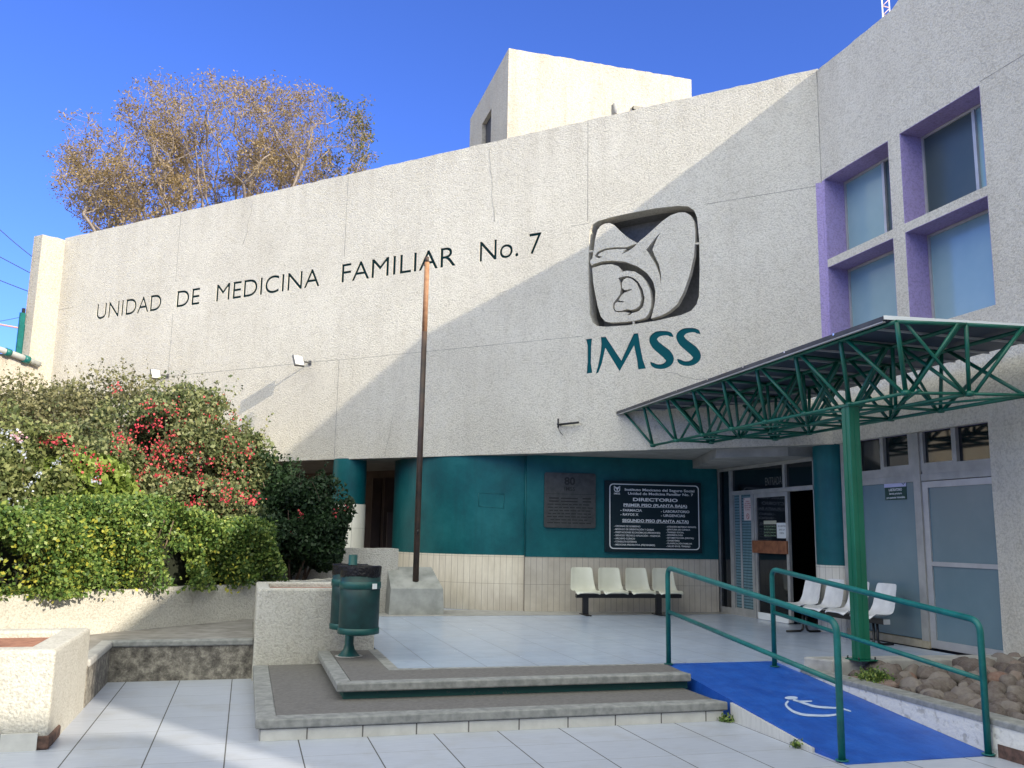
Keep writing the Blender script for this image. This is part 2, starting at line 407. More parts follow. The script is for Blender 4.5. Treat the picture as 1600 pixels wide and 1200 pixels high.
M['bag'] = simple('plastic_bag', (.006, .005, .007), rough=.35, spec=.3, bscale=30, bstr=.9, bdist=.02)
M['purple'] = stucco('purple_paint', (.36, .29, .54), (.42, .345, .61), (.30, .24, .45), 36, .011, .2)
M['alu'] = simple('aluminium', (.42, .42, .43), (.52, .52, .52), rough=.42, metal=.35, scale=4)
M['alu_grey'] = simple('aluminium_grey', (.33, .325, .31), (.43, .42, .40), rough=.5, metal=.2, scale=5)
M['pane_blue'] = simple('frosted_pane', (.20, .33, .38), (.25, .38, .43), rough=.16, scale=1, spec=.9)
M['pane_dark'] = simple('dark_pane', (.045, .07, .08), (.06, .085, .09), rough=.3, scale=1.3, spec=.5)
M['pane_film'] = simple('filmed_pane', (.115, .19, .23), (.155, .235, .275), rough=.22, scale=.8, spec=.6)
M['pane_black'] = simple('clear_pane', (.008, .011, .014), rough=.05, spec=.8)
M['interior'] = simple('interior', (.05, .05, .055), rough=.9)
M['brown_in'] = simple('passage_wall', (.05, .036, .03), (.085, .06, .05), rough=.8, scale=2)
M['ceiling'] = simple('soffit_paint', (.24, .24, .23), (.33, .32, .31), rough=.9, scale=4, bscale=25, bstr=.3)
def rampmat():
    mt, nt, bs = newmat('ramp_paint'); v = wpos(nt)
    c = ramp(nt, noise(nt, v, 4, 9, .7), [(.35, (.007, .062, .34)), (.6, (.014, .10, .46)), (.75, (.03, .135, .50))])
    mp = N(nt, 'ShaderNodeMapping'); mp.inputs['Scale'].default_value = (9, 1.3, 1); nt.links.new(v, mp.inputs[0])
    w = noise(nt, mp.outputs[0], 2.4, 8, .75); c = mix(nt, math_(nt, 'MULTIPLY', ramp(nt, w, [(.56, (0, 0, 0)), (.74, (1, 1, 1))]), .45), c, (.075, .15, .40))
    k = noise(nt, v, 34, 8, .8); c = mix(nt, math_(nt, 'MULTIPLY', ramp(nt, k, [(.66, (0, 0, 0)), (.72, (1, 1, 1))]), .7), c, (.16, .18, .24))
    nt.links.new(c, bs.inputs['Base Color']); nt.links.new(math_(nt, 'ADD', math_(nt, 'MULTIPLY', w, .35), .28), bs.inputs['Roughness'])
    bump(nt, bs, noise(nt, v, 40, 8, .75), .5, .005); return mt
M['ramp'] = rampmat()
M['white_mark'] = simple('white_marking', (.38, .47, .66), (.50, .58, .72), rough=.6, scale=14)
M['curb_white'] = simple('peeling_curb', (.44, .42, .38), (.70, .68, .63), rough=.9, scale=13, bscale=26, bstr=.8, bdist=.014, detail=9, lo=.32, hi=.45)
M['brick'] = simple('bare_brick', (.055, .035, .028), (.15, .085, .065), rough=.95, scale=20, bscale=30)
M['soil'] = simple('soil', (.09, .055, .035), (.20, .12, .08), rough=1, scale=9, bscale=30, bstr=.8, bdist=.02)
M['soil_with_shade'] = simple('soil_with_shade', (.02, .015, .012), (.05, .035, .028), rough=1, scale=9, bscale=30, bstr=.8, bdist=.02)  # darker soil tone paints in the shade between the bed's rocks
M['soil_red'] = simple('planter_soil', (.23, .10, .065), (.36, .17, .11), rough=1, scale=14, bscale=50, bstr=.8, bdist=.02)
M['black'] = simple('black_metal', (.012, .012, .013), rough=.4)
M['chrome'] = simple('chrome', (.6, .6, .6), rough=.2, metal=1)
M['pole'] = simple('flagpole_paint', (.035, .028, .025), (.085, .05, .035), rough=.5, scale=5, metal=.2)
M['pole_sun_tint'] = simple('flagpole_sun_tint', (.25, .12, .06), (.36, .19, .10), rough=.7, scale=14)  # brighter copy of the pole colour, sunlight painted onto its top
M['plastic1'] = simple('cream_plastic', (.62, .62, .52), (.70, .70, .60), rough=.35, scale=3)
M['plastic2'] = simple('white_plastic', (.66, .66, .66), (.78, .78, .77), rough=.4, scale=8)
M['board'] = simple('sign_board', (.004, .018, .026), rough=.55, spec=.3)
M['white'] = simple('white_paint', (.78, .80, .80), rough=.6)
M['bronze'] = simple('plaque_metal', (.045, .048, .048), (.07, .073, .073), rough=.45, metal=.3, scale=10)
M['bronze_dark'] = simple('plaque_relief', (.018, .019, .019), rough=.5, metal=.3)
M['paper'] = simple('paper', (.70, .72, .70), rough=.8)
M['paper_pink'] = simple('paper_cream', (.66, .56, .52), rough=.8)
M['lilac'] = simple('sign_lilac', (.52, .52, .72), rough=.5)
M['sign_green'] = simple('sign_green', (.003, .045, .035), rough=.5)
M['red_ink'] = simple('red_ink', (.35, .05, .05), rough=.8)
M['ink'] = simple('ink', (.03, .03, .03), rough=.8)
M['wood'] = simple('door_board', (.16, .055, .025), (.30, .12, .055), rough=.5, scale=10)
M['blue_screen'] = grid_tiles('mesh_screen', .045, (0, 0), (.13, .25, .29), (.18, .31, .35), (.03, .06, .075), .010, .012, .4, axes=(1, 2), sizey=.05, streaky=False)
M['roof_sheet'] = simple('roof_sheet', (.05, .05, .052), (.09, .09, .09), rough=.5, metal=.5, scale=3)
M['roof_under'] = simple('roof_underside', (.020, .035, .065), (.035, .05, .085), rough=.5, scale=2)
M['purlin'] = simple('purlin', (.40, .41, .42), rough=.5)
M['lamp_metal'] = simple('lamp_metal', (.10, .10, .10), rough=.5)
M['lamp_glass'] = simple('lamp_glass', (.75, .76, .76), rough=.15)
M['bark'] = simple('bark', (.20, .155, .12), (.34, .28, .23), rough=.95, scale=12, bscale=20)
M['bark_dark'] = simple('shrub_stem', (.09, .065, .045), (.15, .11, .08), rough=.95, scale=12)
M['mast_white'] = simple('mast_white', (.75, .75, .75), rough=.5)
M['mast_red'] = simple('mast_red', (.65, .45, .45), rough=.5)
M['wire'] = simple('wire', (.03, .03, .035), rough=.6)
M['wire_pink'] = simple('wire_pink', (.55, .30, .27), rough=.6)
M['pvc'] = simple('grey_pipe', (.30, .31, .30), (.40, .41, .40), rough=.6, scale=9)
M['ground'] = simple('ground', (.20, .19, .17), (.28, .26, .24), rough=.95, scale=1)
def rockmat():
    mt, nt, bs = newmat('volcanic_rock'); v = wpos(nt); oi = N(nt, 'ShaderNodeObjectInfo')
    c = ramp(nt, oi.outputs['Random'], [(0, (.06, .043, .04)), (.3, (.10, .075, .068)), (.6, (.15, .125, .115)), (.9, (.22, .19, .17)), (1, (.19, .10, .075))])
    n = noise(nt, v, 18, 9, .78)
    c = mix(nt, ramp(nt, n, [(.40, (0, 0, 0)), (.75, (.75, .75, .75))]), c, (.27, .245, .22))
    nt.links.new(c, bs.inputs['Base Color']); bs.inputs['Roughness'].default_value = .95
    bump(nt, bs, noise(nt, v, 45, 8, .75), .9, .012); return mt
M['rock'] = rockmat()
M['lf_hedge'] = leafmat('leaf_hedge', [(.028, .065, .016), (.08, .15, .035), (.18, .26, .06), (.34, .38, .09)], .38)
M['lf_boug'] = leafmat('leaf_bougainvillea', [(.035, .06, .022), (.11, .14, .055), (.23, .25, .11), (.36, .34, .17)], .45)
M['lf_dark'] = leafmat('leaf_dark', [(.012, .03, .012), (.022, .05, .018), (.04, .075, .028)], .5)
M['lf_bright'] = leafmat('leaf_bright', [(.06, .11, .02), (.18, .25, .05), (.36, .42, .11)], .38)
M['lf_dry'] = leafmat('leaf_dry', [(.06, .07, .03), (.17, .17, .075), (.33, .30, .16)], .55)
M['lf_plumb'] = leafmat('leaf_plumbago', [(.05, .08, .03), (.17, .20, .07), (.34, .35, .15)], .45)
M['lf_tree'] = leafmat('leaf_tree', [(.13, .095, .035), (.29, .21, .09), (.40, .29, .15), (.50, .38, .24)], .7, .35)
M['lf_treeg'] = leafmat('leaf_tree_green', [(.06, .08, .02), (.13, .15, .04), (.21, .20, .07)], .6, .35)
M['fl_red'] = leafmat('flower_red', [(.36, .02, .04), (.55, .035, .075), (.60, .10, .10), (.42, .08, .06)], .6, .2)
M['fl_white'] = leafmat('flower_white', [(.55, .60, .75), (.72, .76, .85)], .6, .3)
M['fl_pink'] = leafmat('flower_pink', [(.75, .40, .48), (.80, .55, .60)], .6, .3)

SQ = 1/math.sqrt(2)
CX, CY = 8.36, 11.50                                # corner where the two facades meet (plan)
FW = Frame((CX, CY, 0), (SQ, -SQ, 0))               # angled facade: x runs right (negative = left of the corner)
FR = Frame((8.35, CY, 0), (0, -1, 0))               # right wing facade: x runs towards the camera
ZB, ZT = 3.07, 9.10

# ================================================================== GROUND AND PAVING
g = MB(); g.add([(-900, -900, -.02), (900, -900, -.02), (900, 900, -.02), (-900, 900, -.02)], [[0, 1, 2, 3]])
struct(g.build('ground', M['ground']))
g = MB(); g.add([(-12, -6, 0), (8.34, -6, 0), (8.34, 10.95, 0), (-12, 10.95, 0)], [[0, 1, 2, 3]])
struct(g.build('lower_tiled_pavement', M['tile_low']))
# terrace body
g = MB(); g.prism([(1.53, 9.21), (5.72, 9.10), (5.72, 8.62), (8.32, 8.46), (8.32, 11.3), (8.9, 11.3), (8.9, 15.9), (5.3, 16.4), (1.53, 16.4)], -.01, .31)
struct(g.build('terrace_floor', M['tile_high']))
g = MB(); g.prism([(1.53, 14.86), (8.44, 14.74), (8.44, 15.3), (1.53, 16.3)], .311, .3145)
struct(g.build('terrace_edge_strip', M['concrete']))
# lower step
def step(x0, x1l, y0, yback, z0, z1, name, slab=.07, right=lambda y: 0):
    pass
s1 = empty('steps', (2.3, 8.6, 0)); struct(s1)
x1a = 4.335
g = MB(); g.prism([(.20, 7.73), (x1a-.02, 7.73), (x1a-.02, 9.2), (1.60, 9.2), (1.60, 10.72), (.20, 10.72)], -.008, .10); g.build('riser_core', M['concrete'], s1)
g = MB(); g.prism([(.33, 7.86), (x1a-.05, 7.86), (x1a-.05, 9.25), (1.6, 9.25), (1.6, 10.72), (.33, 10.72)], .095, .1655); g.build('lower_tread', M['step_top'], s1)
g = MB(); g.prism([(.165, 7.69), (x1a+.01, 7.69), (x1a-.045, 7.858), (.332, 7.858)], .093, .168); g.build('lower_nosing', M['concrete_light'], s1, .012)
g = MB(); g.prism([(.165, 7.692), (.330, 7.86), (.330, 10.72), (.165, 10.72)], .093, .1675); g.build('side_nosing', M['concrete_light'], s1, .012)
g = MB(); g.box(.21, x1a-.03, 7.715, 7.729, .0, .086); g.build('skirting_tiles', M['skirt_tile'], s1)
g = MB(); g.box(.20, x1a-.03, 7.722, 7.735, .086, .094); g.build('dirt_gap', M['soil_with_shade'], s1)
# upper step (paved strip in front of and beside the tiles)
g = MB(); g.prism([(.93, 8.48), (4.34, 8.48), (4.40, 9.12), (1.6, 9.2), (1.6, 10.7), (.93, 10.7)], .16, .245); g.build('green_riser', M['green_riser'], s1)
g = MB(); g.prism([(1.0, 8.56), (4.33, 8.56), (4.40, 9.085), (1.535, 9.19), (1.535, 10.7), (1.0, 10.7)], .24, .3105); g.build('upper_tread', M['step_top'], s1)
g = MB(); g.prism([(.86, 8.40), (4.345, 8.40), (4.335, 8.556), (1.005, 8.556)], .238, .313); g.build('upper_nosing', M['concrete_light'], s1, .012)
g = MB(); g.prism([(.86, 8.402), (.998, 8.56), (.998, 10.7), (.86, 10.7)], .238, .3125); g.build('upper_side_nosing', M['concrete_light'], s1, .012)
g = MB(); g.prism([(1.43, 9.12), (4.40, 9.05), (4.40, 9.12), (1.54, 9.215), (1.54, 10.72), (1.43, 10.72)], .29, .3135); g.build('tile_border', M['concrete_light'], s1)

# ledge / side path (higher, beside the garden wall)
L_ = MB(); L_.prism([(-9, 9.40), (-1.33, 9.40), (-1.33, 10.88), (.18, 10.88), (.18, 12.2), (1.3, 12.2), (1.3, 14.6), (-9, 5.0)], -.01, .36)
pt = empty('side_path', (-2, 11, 0)); struct(pt)
g = MB(); g.prism([(-7, 9.42), (-1.335, 9.42), (-1.335, 10.885), (.158, 10.885), (.158, 12.9), (1.3, 12.9), (1.3, 14.6), (.2, 13.6), (-1.7, 11.6), (-3.6, 9.8), (-7, 9.6)], -.01, .375)
g.build('path_riser', M['riser'], pt)
g = MB(); g.prism([(-7, 9.5), (-1.44, 9.5), (-1.44, 11.0), (.157, 11.0), (.157, 12.9), (1.3, 12.9), (1.3, 14.6), (.2, 13.6), (-1.7, 11.6), (-3.6, 9.8), (-7, 9.6)], .37, .4305)
g.build('path_surface', M['path_top'], pt)
g = MB(); g.prism([(-1.315, 10.862), (.157, 10.862), (.157, 11.0), (-1.45, 11.0)], .368, .433); g.build('path_nosing', M['concrete_light'], pt, .015)
g = MB(); g.prism([(-1.315, 9.42), (-1.315, 10.86), (-1.452, 10.998), (-1.452, 9.42)], .36, .4325); g.build('path_side_nosing', M['concrete'], pt, .02)

# ================================================================== RAMP
rp = MB(); RX0, RX1, RY0, RY1 = 4.40, 5.74, 6.06, 9.10
rn = 16; vs = []; fs = []
for i in range(rn+1):
    t = i/rn; y = RY0+(RY1-RY0)*t; z = .006+(.3115-.006)*t
    vs += [(RX0, y, z), (RX1, y, z), (RX0, y, -.01), (RX1, y, -.01)]
for i in range(rn):
    a = i*4; fs += [[a, a+1, a+5, a+4], [a, a+4, a+6, a+2], [a+1, a+3, a+7, a+5]]
fs.append([0, 2, 3, 1]); rp.add(vs, fs); struct(rp.build('access_ramp', M['ramp']))
zr = lambda y: .006+(.3115-.006)*(y-RY0)/(RY1-RY0)
def ramp_side():
    g = MB(); vs = []
    for i in range(9):
        t = i/8; y = 6.45+(7.70-6.45)*t; vs += [(4.372, y, 0), (4.398, y, 0), (4.398, y, zr(y)-.012), (4.372, y, zr(y)-.012)]
    fs = [[0, 1, 2, 3], [32, 35, 34, 33]]
    for i in range(8):
        a = i*4; fs += [[a, a+3, a+7, a+4], [a+3, a+2, a+6, a+7], [a+1, a+5, a+6, a+2]]
    g.add(vs, fs); return g
struct(ramp_side().build('ramp_side_tiles', M['skirt_tile']))
# wheelchair symbol painted on the ramp (lies on the slope)
def ramp_pt(px, py):
    d = ray(px, py); n = Vector((0, -(.3115-.006), RY1-RY0)).normalized(); O = Vector((5, RY0, .006))
    return CAM+d*((O-CAM).dot(n)/d.dot(n))+n*.004
g = MB()
def wstroke(pts):
    o = stroke(pts); k = len(o)//2
    P = [ramp_pt(1140+x/3.478, 980+y/3.478) for x, y in o]
    g.add(P, [[i, i+1, 2*k-2-i, 2*k-1-i] for i in range(k-1)])
wstroke([(320, 403, 5), (306, 420, 6), (318, 440, 6), (350, 462, 6.5), (400, 477, 6.5), (470, 482, 6), (540, 482, 5.5), (590, 474, 5), (595, 462, 4)])
wstroke([(345, 396, 5), (380, 406, 5.5), (420, 420, 6), (470, 434, 6), (560, 440, 5), (600, 442, 5), (635, 452, 4), (660, 459, 3)])
wstroke([(372, 404, 3), (410, 405, 4), (448, 404, 3)])
P = [ramp_pt(1140+(335+36*math.cos(t))/3.478, 980+(386+9*math.sin(t))/3.478) for t in np.linspace(0, 2*math.pi, 20)[:-1]]
g.add(P, [list(range(19))[::-1]])
tag(g.build('wheelchair_symbol', M['white_mark']), 'white painted wheelchair symbol lying on the blue ramp', 'painted symbol')

# curb beside the ramp and the rock bed
cb = empty('ramp_curb', (5.8, 7.5, 0), 'low white peeling curb wall between the blue ramp and the rock bed', 'curb')
def curbz(y): return .285+.02*(y-6)/3
g = MB(); vs = []; fs = []
ys = [4.2, 4.8, 5.4, 6.0, 6.6, 7.2, 7.8, 8.4, 9.05]
for y in ys:
    w = .19; z = curbz(y); vs += [(5.745, y, -.01), (5.745+w, y, -.01), (5.745+w, y, z-.05), (5.745, y, z-.05)]
for i in range(len(ys)-1):
    a = i*4; fs += [[a, a+3, a+7, a+4][::1], [a+1, a+5, a+6, a+2], [a+3, a+2, a+6, a+7]]
fs += [[0, 1, 2, 3], [len(vs)-4, len(vs)-1, len(vs)-2, len(vs)-3]]
g.add(vs, fs); g.build('face', M['curb_white'], cb)
g = MB(); vs = []
for y in ys:
    z = curbz(y); vs += [(5.738, y, z-.05), (5.942, y, z-.05), (5.942, y, z), (5.738, y, z)]
g.add(vs, fs); g.build('coping', M['concrete_light'], cb, .012)
g = MB(); g.box(5.736, 5.744, 4.2, 6.0, -.005, .10); g.build('bare_patch', M['brick'], cb)
# raised kerb that carries the canopy post
g = MB(); g.prism([(5.945, 8.36), (8.33, 8.20), (8.33, 8.47), (5.80, 8.66)], .0, .415)
tag(g.build('terrace_kerb', M['concrete'], None, .02), 'raised grey concrete kerb behind the rocks under the green post', 'kerb')
g = MB(); g.box(5.94, 8.34, 3.0, 8.4, -.01, .15); struct(g.build('rock_bed_soil', M['soil_with_shade']))
# rocks
rock_meshes = []
for k in range(9):
    bm = bmesh.new(); bmesh.ops.create_icosphere(bm, subdivisions=3, radius=1)
    off = Vector((k*7.3, k*3.1, k*1.7))
    from mathutils import noise as mn
    for v in bm.verts:
        d = v.co.normalized(); r = 1+.26*mn.noise(d*1.3+off)+.09*mn.noise(d*3.5+off)
        # planar facets
        for q in range(8):
            nrm = Vector((math.sin(q*2.1+k), math.cos(q*1.7+k*2), math.sin(q*3.3+k*1.3))).normalized()
            lim = .72+.07*((q*k) % 4)
            dd = d.dot(nrm)*r
            if dd > lim: r *= lim/dd*.82+.18
        v.co = d*r
    me = bpy.data.meshes.new('rock'); bm.to_mesh(me); bm.free()
    me.polygons.foreach_set('use_smooth', [True]*len(me.polygons)); me.materials.append(M['rock']); rock_meshes.append(me)
spots = []
yy = 5.35
row = 0
while yy < 8.30:
    xx = 6.05+(.12 if row % 2 else 0)
    while xx < 8.3:
        spots.append((xx+random.uniform(-.06, .06), yy+random.uniform(-.06, .06)))
        xx += random.uniform(.17, .24)
    yy += .17; row += 1
for i, (x, y) in enumerate(spots):
    o = bpy.data.objects.new('rock', rock_meshes[i % 9]); COL.objects.link(o)
    s = random.uniform(.075, .125) * (1.12 if random.random() < .2 else 1)
    z = .19+.10*(x-6)/2.3+.06*max(0, (y-6.5)/2)+random.uniform(-.015, .03)
    z += random.uniform(-.03, .035)
    o.location = (x, y, z); o.scale = (s*random.uniform(.95, 1.35), s*random.uniform(.80, 1.05), s*random.uniform(.75, .98))
    o.rotation_euler = (random.uniform(-.4, .4), random.uniform(-.4, .4), random.uniform(0, 6.28))
    tag(o, 'rounded brown volcanic rock in the rock bed right of the ramp', 'rock', 'rocks in the bed beside the ramp')

# ================================================================== BUILDING
B = empty('clinic_building', (CX, CY, 0), 'white stucco clinic building with emblem and green lettering on its angled facade', 'building')
def px_w(px, py): return FW.loc(on_v(px, py, (CX, CY), (-5, CX+CY+5)))
def logo(pts): return [px_w(860+x/4, 300+y/4) for x, y in pts]
LOGO_HOLE = logo([(243, 300), (247, 235), (262, 205), (300, 180), (380, 157), (520, 127), (660, 101), (800, 86), (860, 89), (898, 113), (917, 160), (930, 300), (933, 480), (929, 650), (914, 700), (880, 742), (820, 768), (660, 805), (480, 833), (345, 842), (290, 837), (262, 815), (248, 770), (241, 640), (237, 480), (239, 380)])
W_END = -18.93
letters = []
for body, xa, ya, xb, yb in (('UNIDAD', 150, 498, 251, 483), ('DE', 275, 480, 311, 474), ('MEDICINA', 337, 470, 499, 447), ('FAMILIAR', 533, 440, 712, 414), ('No. 7', 749, 408, 846, 394)):
    ua = px_w(xa, ya)[0]; ub = px_w(xb, yb)[0]
    letters += text_outlines(body, ua, 6.745, .39, ub-ua, bold=.042)
def lg(p): return [px_w(860+x/4, 300+y/4) for x, y in p]
IMSS = [lg([(222, 920), (260, 915), (255, 970), (253, 1070), (262, 1130), (226, 1135), (232, 1060), (231, 960)]),
        lg([(314, 907), (345, 905), (443, 1053), (520, 885), (548, 882), (562, 970), (578, 1050), (597, 1103), (548, 1109), (541, 1050), (522, 960), (432, 1121), (343, 975), (322, 1070), (300, 1128), (282, 1137), (296, 1090), (312, 1010), (318, 950)])]
S_C = [(768, 905, 2), (752, 893, 12), (735, 884, 13), (700, 883, 15), (664, 892, 20), (642, 918, 25), (655, 952, 27), (692, 985, 29), (727, 1014, 30), (745, 1045, 27), (735, 1072, 21), (703, 1090, 16), (665, 1090, 14), (638, 1077, 12), (624, 1062, 2)]
for dx, dy in ((0, 0), (169, -19)):
    IMSS.append(lg([(x+dx, y+dy) for x, y in stroke(S_C)]))
top_edge = [(u, 9.085+.05*(u-W_END)/18.93+random.uniform(-.009, .009)) for u in np.linspace(0, W_END, 120)]
outer = [(W_END, ZB)]+[(u, ZB+random.uniform(-.004, .004)) for u in np.linspace(W_END+.3, -.3, 60)]+[(0, ZB)]+top_edge
g = MB(); FW.panel(g, [outer, LOGO_HOLE]+letters+IMSS, .05, 0)
wall = g.build('facade_wall', M['stucco'], B)
# core behind the skin, with only the emblem recess cut through
hx = [p[0] for p in LOGO_HOLE]; hy = [p[1] for p in LOGO_HOLE]
g = MB(); FW.panel(g, [[(W_END, ZB+.002), (-.05, ZB+.002), (-.05, 9.07), (W_END, 9.07)], LOGO_HOLE], .25, -.052)
g.build('wall_core', M['stucco'], B)
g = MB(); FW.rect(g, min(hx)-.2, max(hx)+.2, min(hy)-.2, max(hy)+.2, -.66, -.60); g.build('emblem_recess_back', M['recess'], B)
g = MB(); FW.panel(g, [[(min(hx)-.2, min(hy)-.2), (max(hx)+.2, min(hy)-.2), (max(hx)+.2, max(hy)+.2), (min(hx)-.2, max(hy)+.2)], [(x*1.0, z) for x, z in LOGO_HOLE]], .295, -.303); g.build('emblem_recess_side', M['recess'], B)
# painted floors of the cut letters
g = MB(); FW.panel(g, letters, .034, -.014)
g.build('letter_paint', M['dark_text'], B)
g = MB()
for p in IMSS: FW.panel(g, [p], .035, -.012)
g.build('imss_letters', M['teal_text'], B)
# emblem: eagle, mother and child
A_ = [(246, 432), (262, 412), (270, 360), (278, 300), (292, 240), (312, 212), (336, 198), (368, 193), (395, 204), (430, 240), (485, 286), (545, 320), (556, 306), (590, 280), (640, 234), (700, 180), (750, 145), (800, 127), (843, 127), (876, 146), (898, 185), (904, 240), (904, 310), (896, 400), (872, 510), (834, 620), (792, 700), (742, 745), (690, 772), (628, 790), (640, 745), (652, 690), (656, 620), (642, 560), (604, 507), (545, 464), (465, 434), (385, 428), (322, 433), (275, 447), (256, 458)]
H1 = [(276, 398), (295, 372), (340, 353), (400, 345), (475, 344), (525, 326), (542, 322), (520, 345), (488, 368), (444, 388), (466, 364), (474, 355), (400, 356), (345, 364), (308, 381), (294, 398), (325, 401), (306, 412), (286, 408)]
H2 = [(692, 250), (668, 285), (648, 330), (638, 362), (652, 400), (677, 450), (690, 510), (692, 580), (680, 512), (658, 455), (628, 405), (598, 360), (628, 322), (660, 280)]
B_ = [(260, 474), (320, 456), (380, 450), (420, 462), (438, 482), (446, 497), (480, 491), (528, 497), (568, 522), (598, 560), (620, 610), (630, 670), (628, 720), (610, 765), (590, 788), (540, 802), (460, 812), (380, 816), (342, 808), (316, 780), (296, 720), (280, 640), (266, 560)]
HC = [(424, 538), (450, 528), (480, 524), (512, 532), (548, 560), (574, 605), (588, 665), (580, 712), (552, 744), (508, 757), (498, 768), (478, 768), (496, 756), (462, 748), (428, 752), (400, 746), (390, 722), (392, 696), (412, 668), (434, 640), (440, 600), (432, 560)]
IC = [(446, 570), (455, 548), (478, 535), (506, 541), (536, 568), (558, 615), (568, 668), (558, 708), (532, 730), (500, 737), (478, 731), (440, 743), (408, 742), (399, 722), (402, 700), (416, 686), (458, 690), (460, 684), (424, 676), (444, 646), (462, 628), (508, 612), (506, 606), (462, 612), (448, 600)]
g = MB(); FW.panel(g, [lg(A_), lg(H1), lg(H2)], .12, -.005); FW.panel(g, [lg(B_), lg(HC), lg(IC)], .12, -.005)
g.build('emblem', M['stucco'], B)
g = MB()                                            # little ties that hold the emblem in its recess
for a, b in (((900, 322), (935, 318)), ((515, 800), (520, 838)), ((225, 372), (268, 368))):
    pa = FW.P(*px_w(860+a[0]/4, 300+a[1]/4), -.03); pb = FW.P(*px_w(860+b[0]/4, 300+b[1]/4), -.03); g.tube([pa, pb], .022, 8)
g.build('emblem_tie', M['stucco'], B)
# wall joints
for (x0, x1, z0, z1) in [(a, b, 7.150, 7.158) for (a, b) in ((W_END, -18.3), (-4.35, -4.02), (-1.9, 0))]+[(W_END, -9.6, 5.110, 5.118), (-9.6, -4.1, 5.098, 5.105)]+[(u-.005, u+.005, a, b) for u, a, b in ((-4.03, 7.2, 9.08), (-9.56, 3.1, 5.10), (-14.6, 5.12, 6.6), (-14.6, 7.4, 9.06), (-9.56, 7.3, 9.06), (-.018, 5.9, 9.1))]:
    g = MB(); FW.rect(g, x0, x1, z0, z1, -.004, .0012); g.build('wall_joint', M['joint'], B)
random.seed(21)
for (u, z, n_, du, dz) in ((-6.1, 9.0, 9, .02, -.16), (-12.3, 9.02, 7, -.03, -.15), (-2.6, 4.35, 8, .10, -.02), (-.6, 4.2, 6, -.09, .03), (-8.3, 3.1, 7, .03, .12)):
    pts = [FW.P(u, z, .001)]
    for k in range(n_): u += du+random.uniform(-.035, .035); z += dz+random.uniform(-.03, .03); pts.append(FW.P(u, z, .001))
    g = MB(); g.tube(pts, .0035, 5); g.build('crack', M['joint'], B)
# soffit over the recess, underside
g = MB(); g.prism([(CX+.10, CY+.12), (-4.9, CX+CY+5.12), (-2.0, CX+CY+8.2), (9.2, 17.5), (14, 17.5), (14, 5), (8.75, 5), (8.75, 11.3)], 3.085, 3.3)
g.build('soffit', M['ceiling'], B)
g = MB(); FW.rect(g, W_END, .0, ZB-.004, ZB+.06, -.30, -.0505); g.build('soffit_edge', M['concrete_light'], B)
g = MB(); g.prism([(7.98, 15.3), (7.20, 12.95), (8.0, 12.15), (8.44, 12.15), (8.44, 15.3)], 2.925, 3.084); g.build('dropped_ceiling', M['ceiling'], B)
# right wing facade
OPEN = [(0.055, 4.43), (3.20, 4.43), (3.20, 7.225), (0.055, 7.225)]
prof = [(0.0, 9.10), (1.75, 9.10), (3.2, 9.83), (4.7, 9.60), (8.1, 8.98), (14.1, 8.57), (17.25, 8.56)]
pe = []
for i in range(len(prof)-1):
    for t in np.linspace(0, 1, 14)[:-1]:
        pe.append((prof[i][0]+(prof[i+1][0]-prof[i][0])*t, prof[i][1]+(prof[i+1][1]-prof[i][1])*t+random.uniform(-.008, .008)))
pe.append(prof[-1])
bar_z0, bar_z1 = 5.795, 5.915; mx0, mx1 = 1.53, 1.765
holes = [[(.055, bar_z1), (mx0, bar_z1), (mx0, 7.225), (.055, 7.225)], [(mx1, bar_z1), (3.2, bar_z1), (3.2, 7.225), (mx1, 7.225)],
         [(.055, 4.43), (mx0, 4.43), (mx0, bar_z0), (.055, bar_z0)], [(mx1, 4.43), (3.2, 4.43), (3.2, bar_z0), (mx1, bar_z0)]]
outerR = [(0, ZB), (2.955, ZB), (2.95, 2.4), (2.955, 1.5), (2.945, .6), (2.95, -.01), (17.25, -.01)]+pe[::-1]
g = MB(); FR.panel(g, [outerR]+holes, .09, 0); g.build('wing_wall', M['stucco'], B)
g = MB(); FR.panel(g, [[(0.02, ZB+.003), (2.965, ZB+.003), (2.965, 0), (17.24, 0), (17.24, 8.5), (0.02, 8.5)]]+holes, .26, -.092); g.build('wing_wall_core', M['purple'], B)
g = MB(); FR.rect(g, 2.1, 4.6, 7.262, 7.270, -.003, .0015); FR.rect(g, 3.2, 5.6, 7.262, 7.270, -.003, .0015) if False else None
g2 = MB(); FR.rect(g2, 3.22, 9.0, 7.262, 7.270, -.003, .0015); g2.build('wing_joint', M['joint'], B)
# purple paint on reveals (thin render skin)
g = MB()
for h in holes:
    x0, x1 = h[0][0], h[1][0]; z0, z1 = h[0][1], h[2][1]
    FR.rect(g, x0, x0+.006, z0+.001, z1-.001, -.352, -.001)          # jamb facing the camera
    FR.rect(g, x1-.006, x1, z0+.001, z1-.001, -.352, -.001)
    FR.rect(g, x0+.007, x1-.007, z1-.006, z1-.0005, -.352, -.001)
g.build('reveal_paint', M['purple'], B)
g = MB(); FW.rect(g, -.105, -.001, 4.43, 7.20, -.003, .0025); FR.rect(g, .002, .056, 4.44, 7.215, -.003, .003); g.build('corner_paint', M['purple'], B)
g = MB()
for h in holes:
    x0, x1 = h[0][0], h[1][0]; z0 = h[0][1]; FR.rect(g, x0+.007, x1-.007, z0, z0+.004, -.352, -.001)
g.build('window_sills', M['stucco'], B)
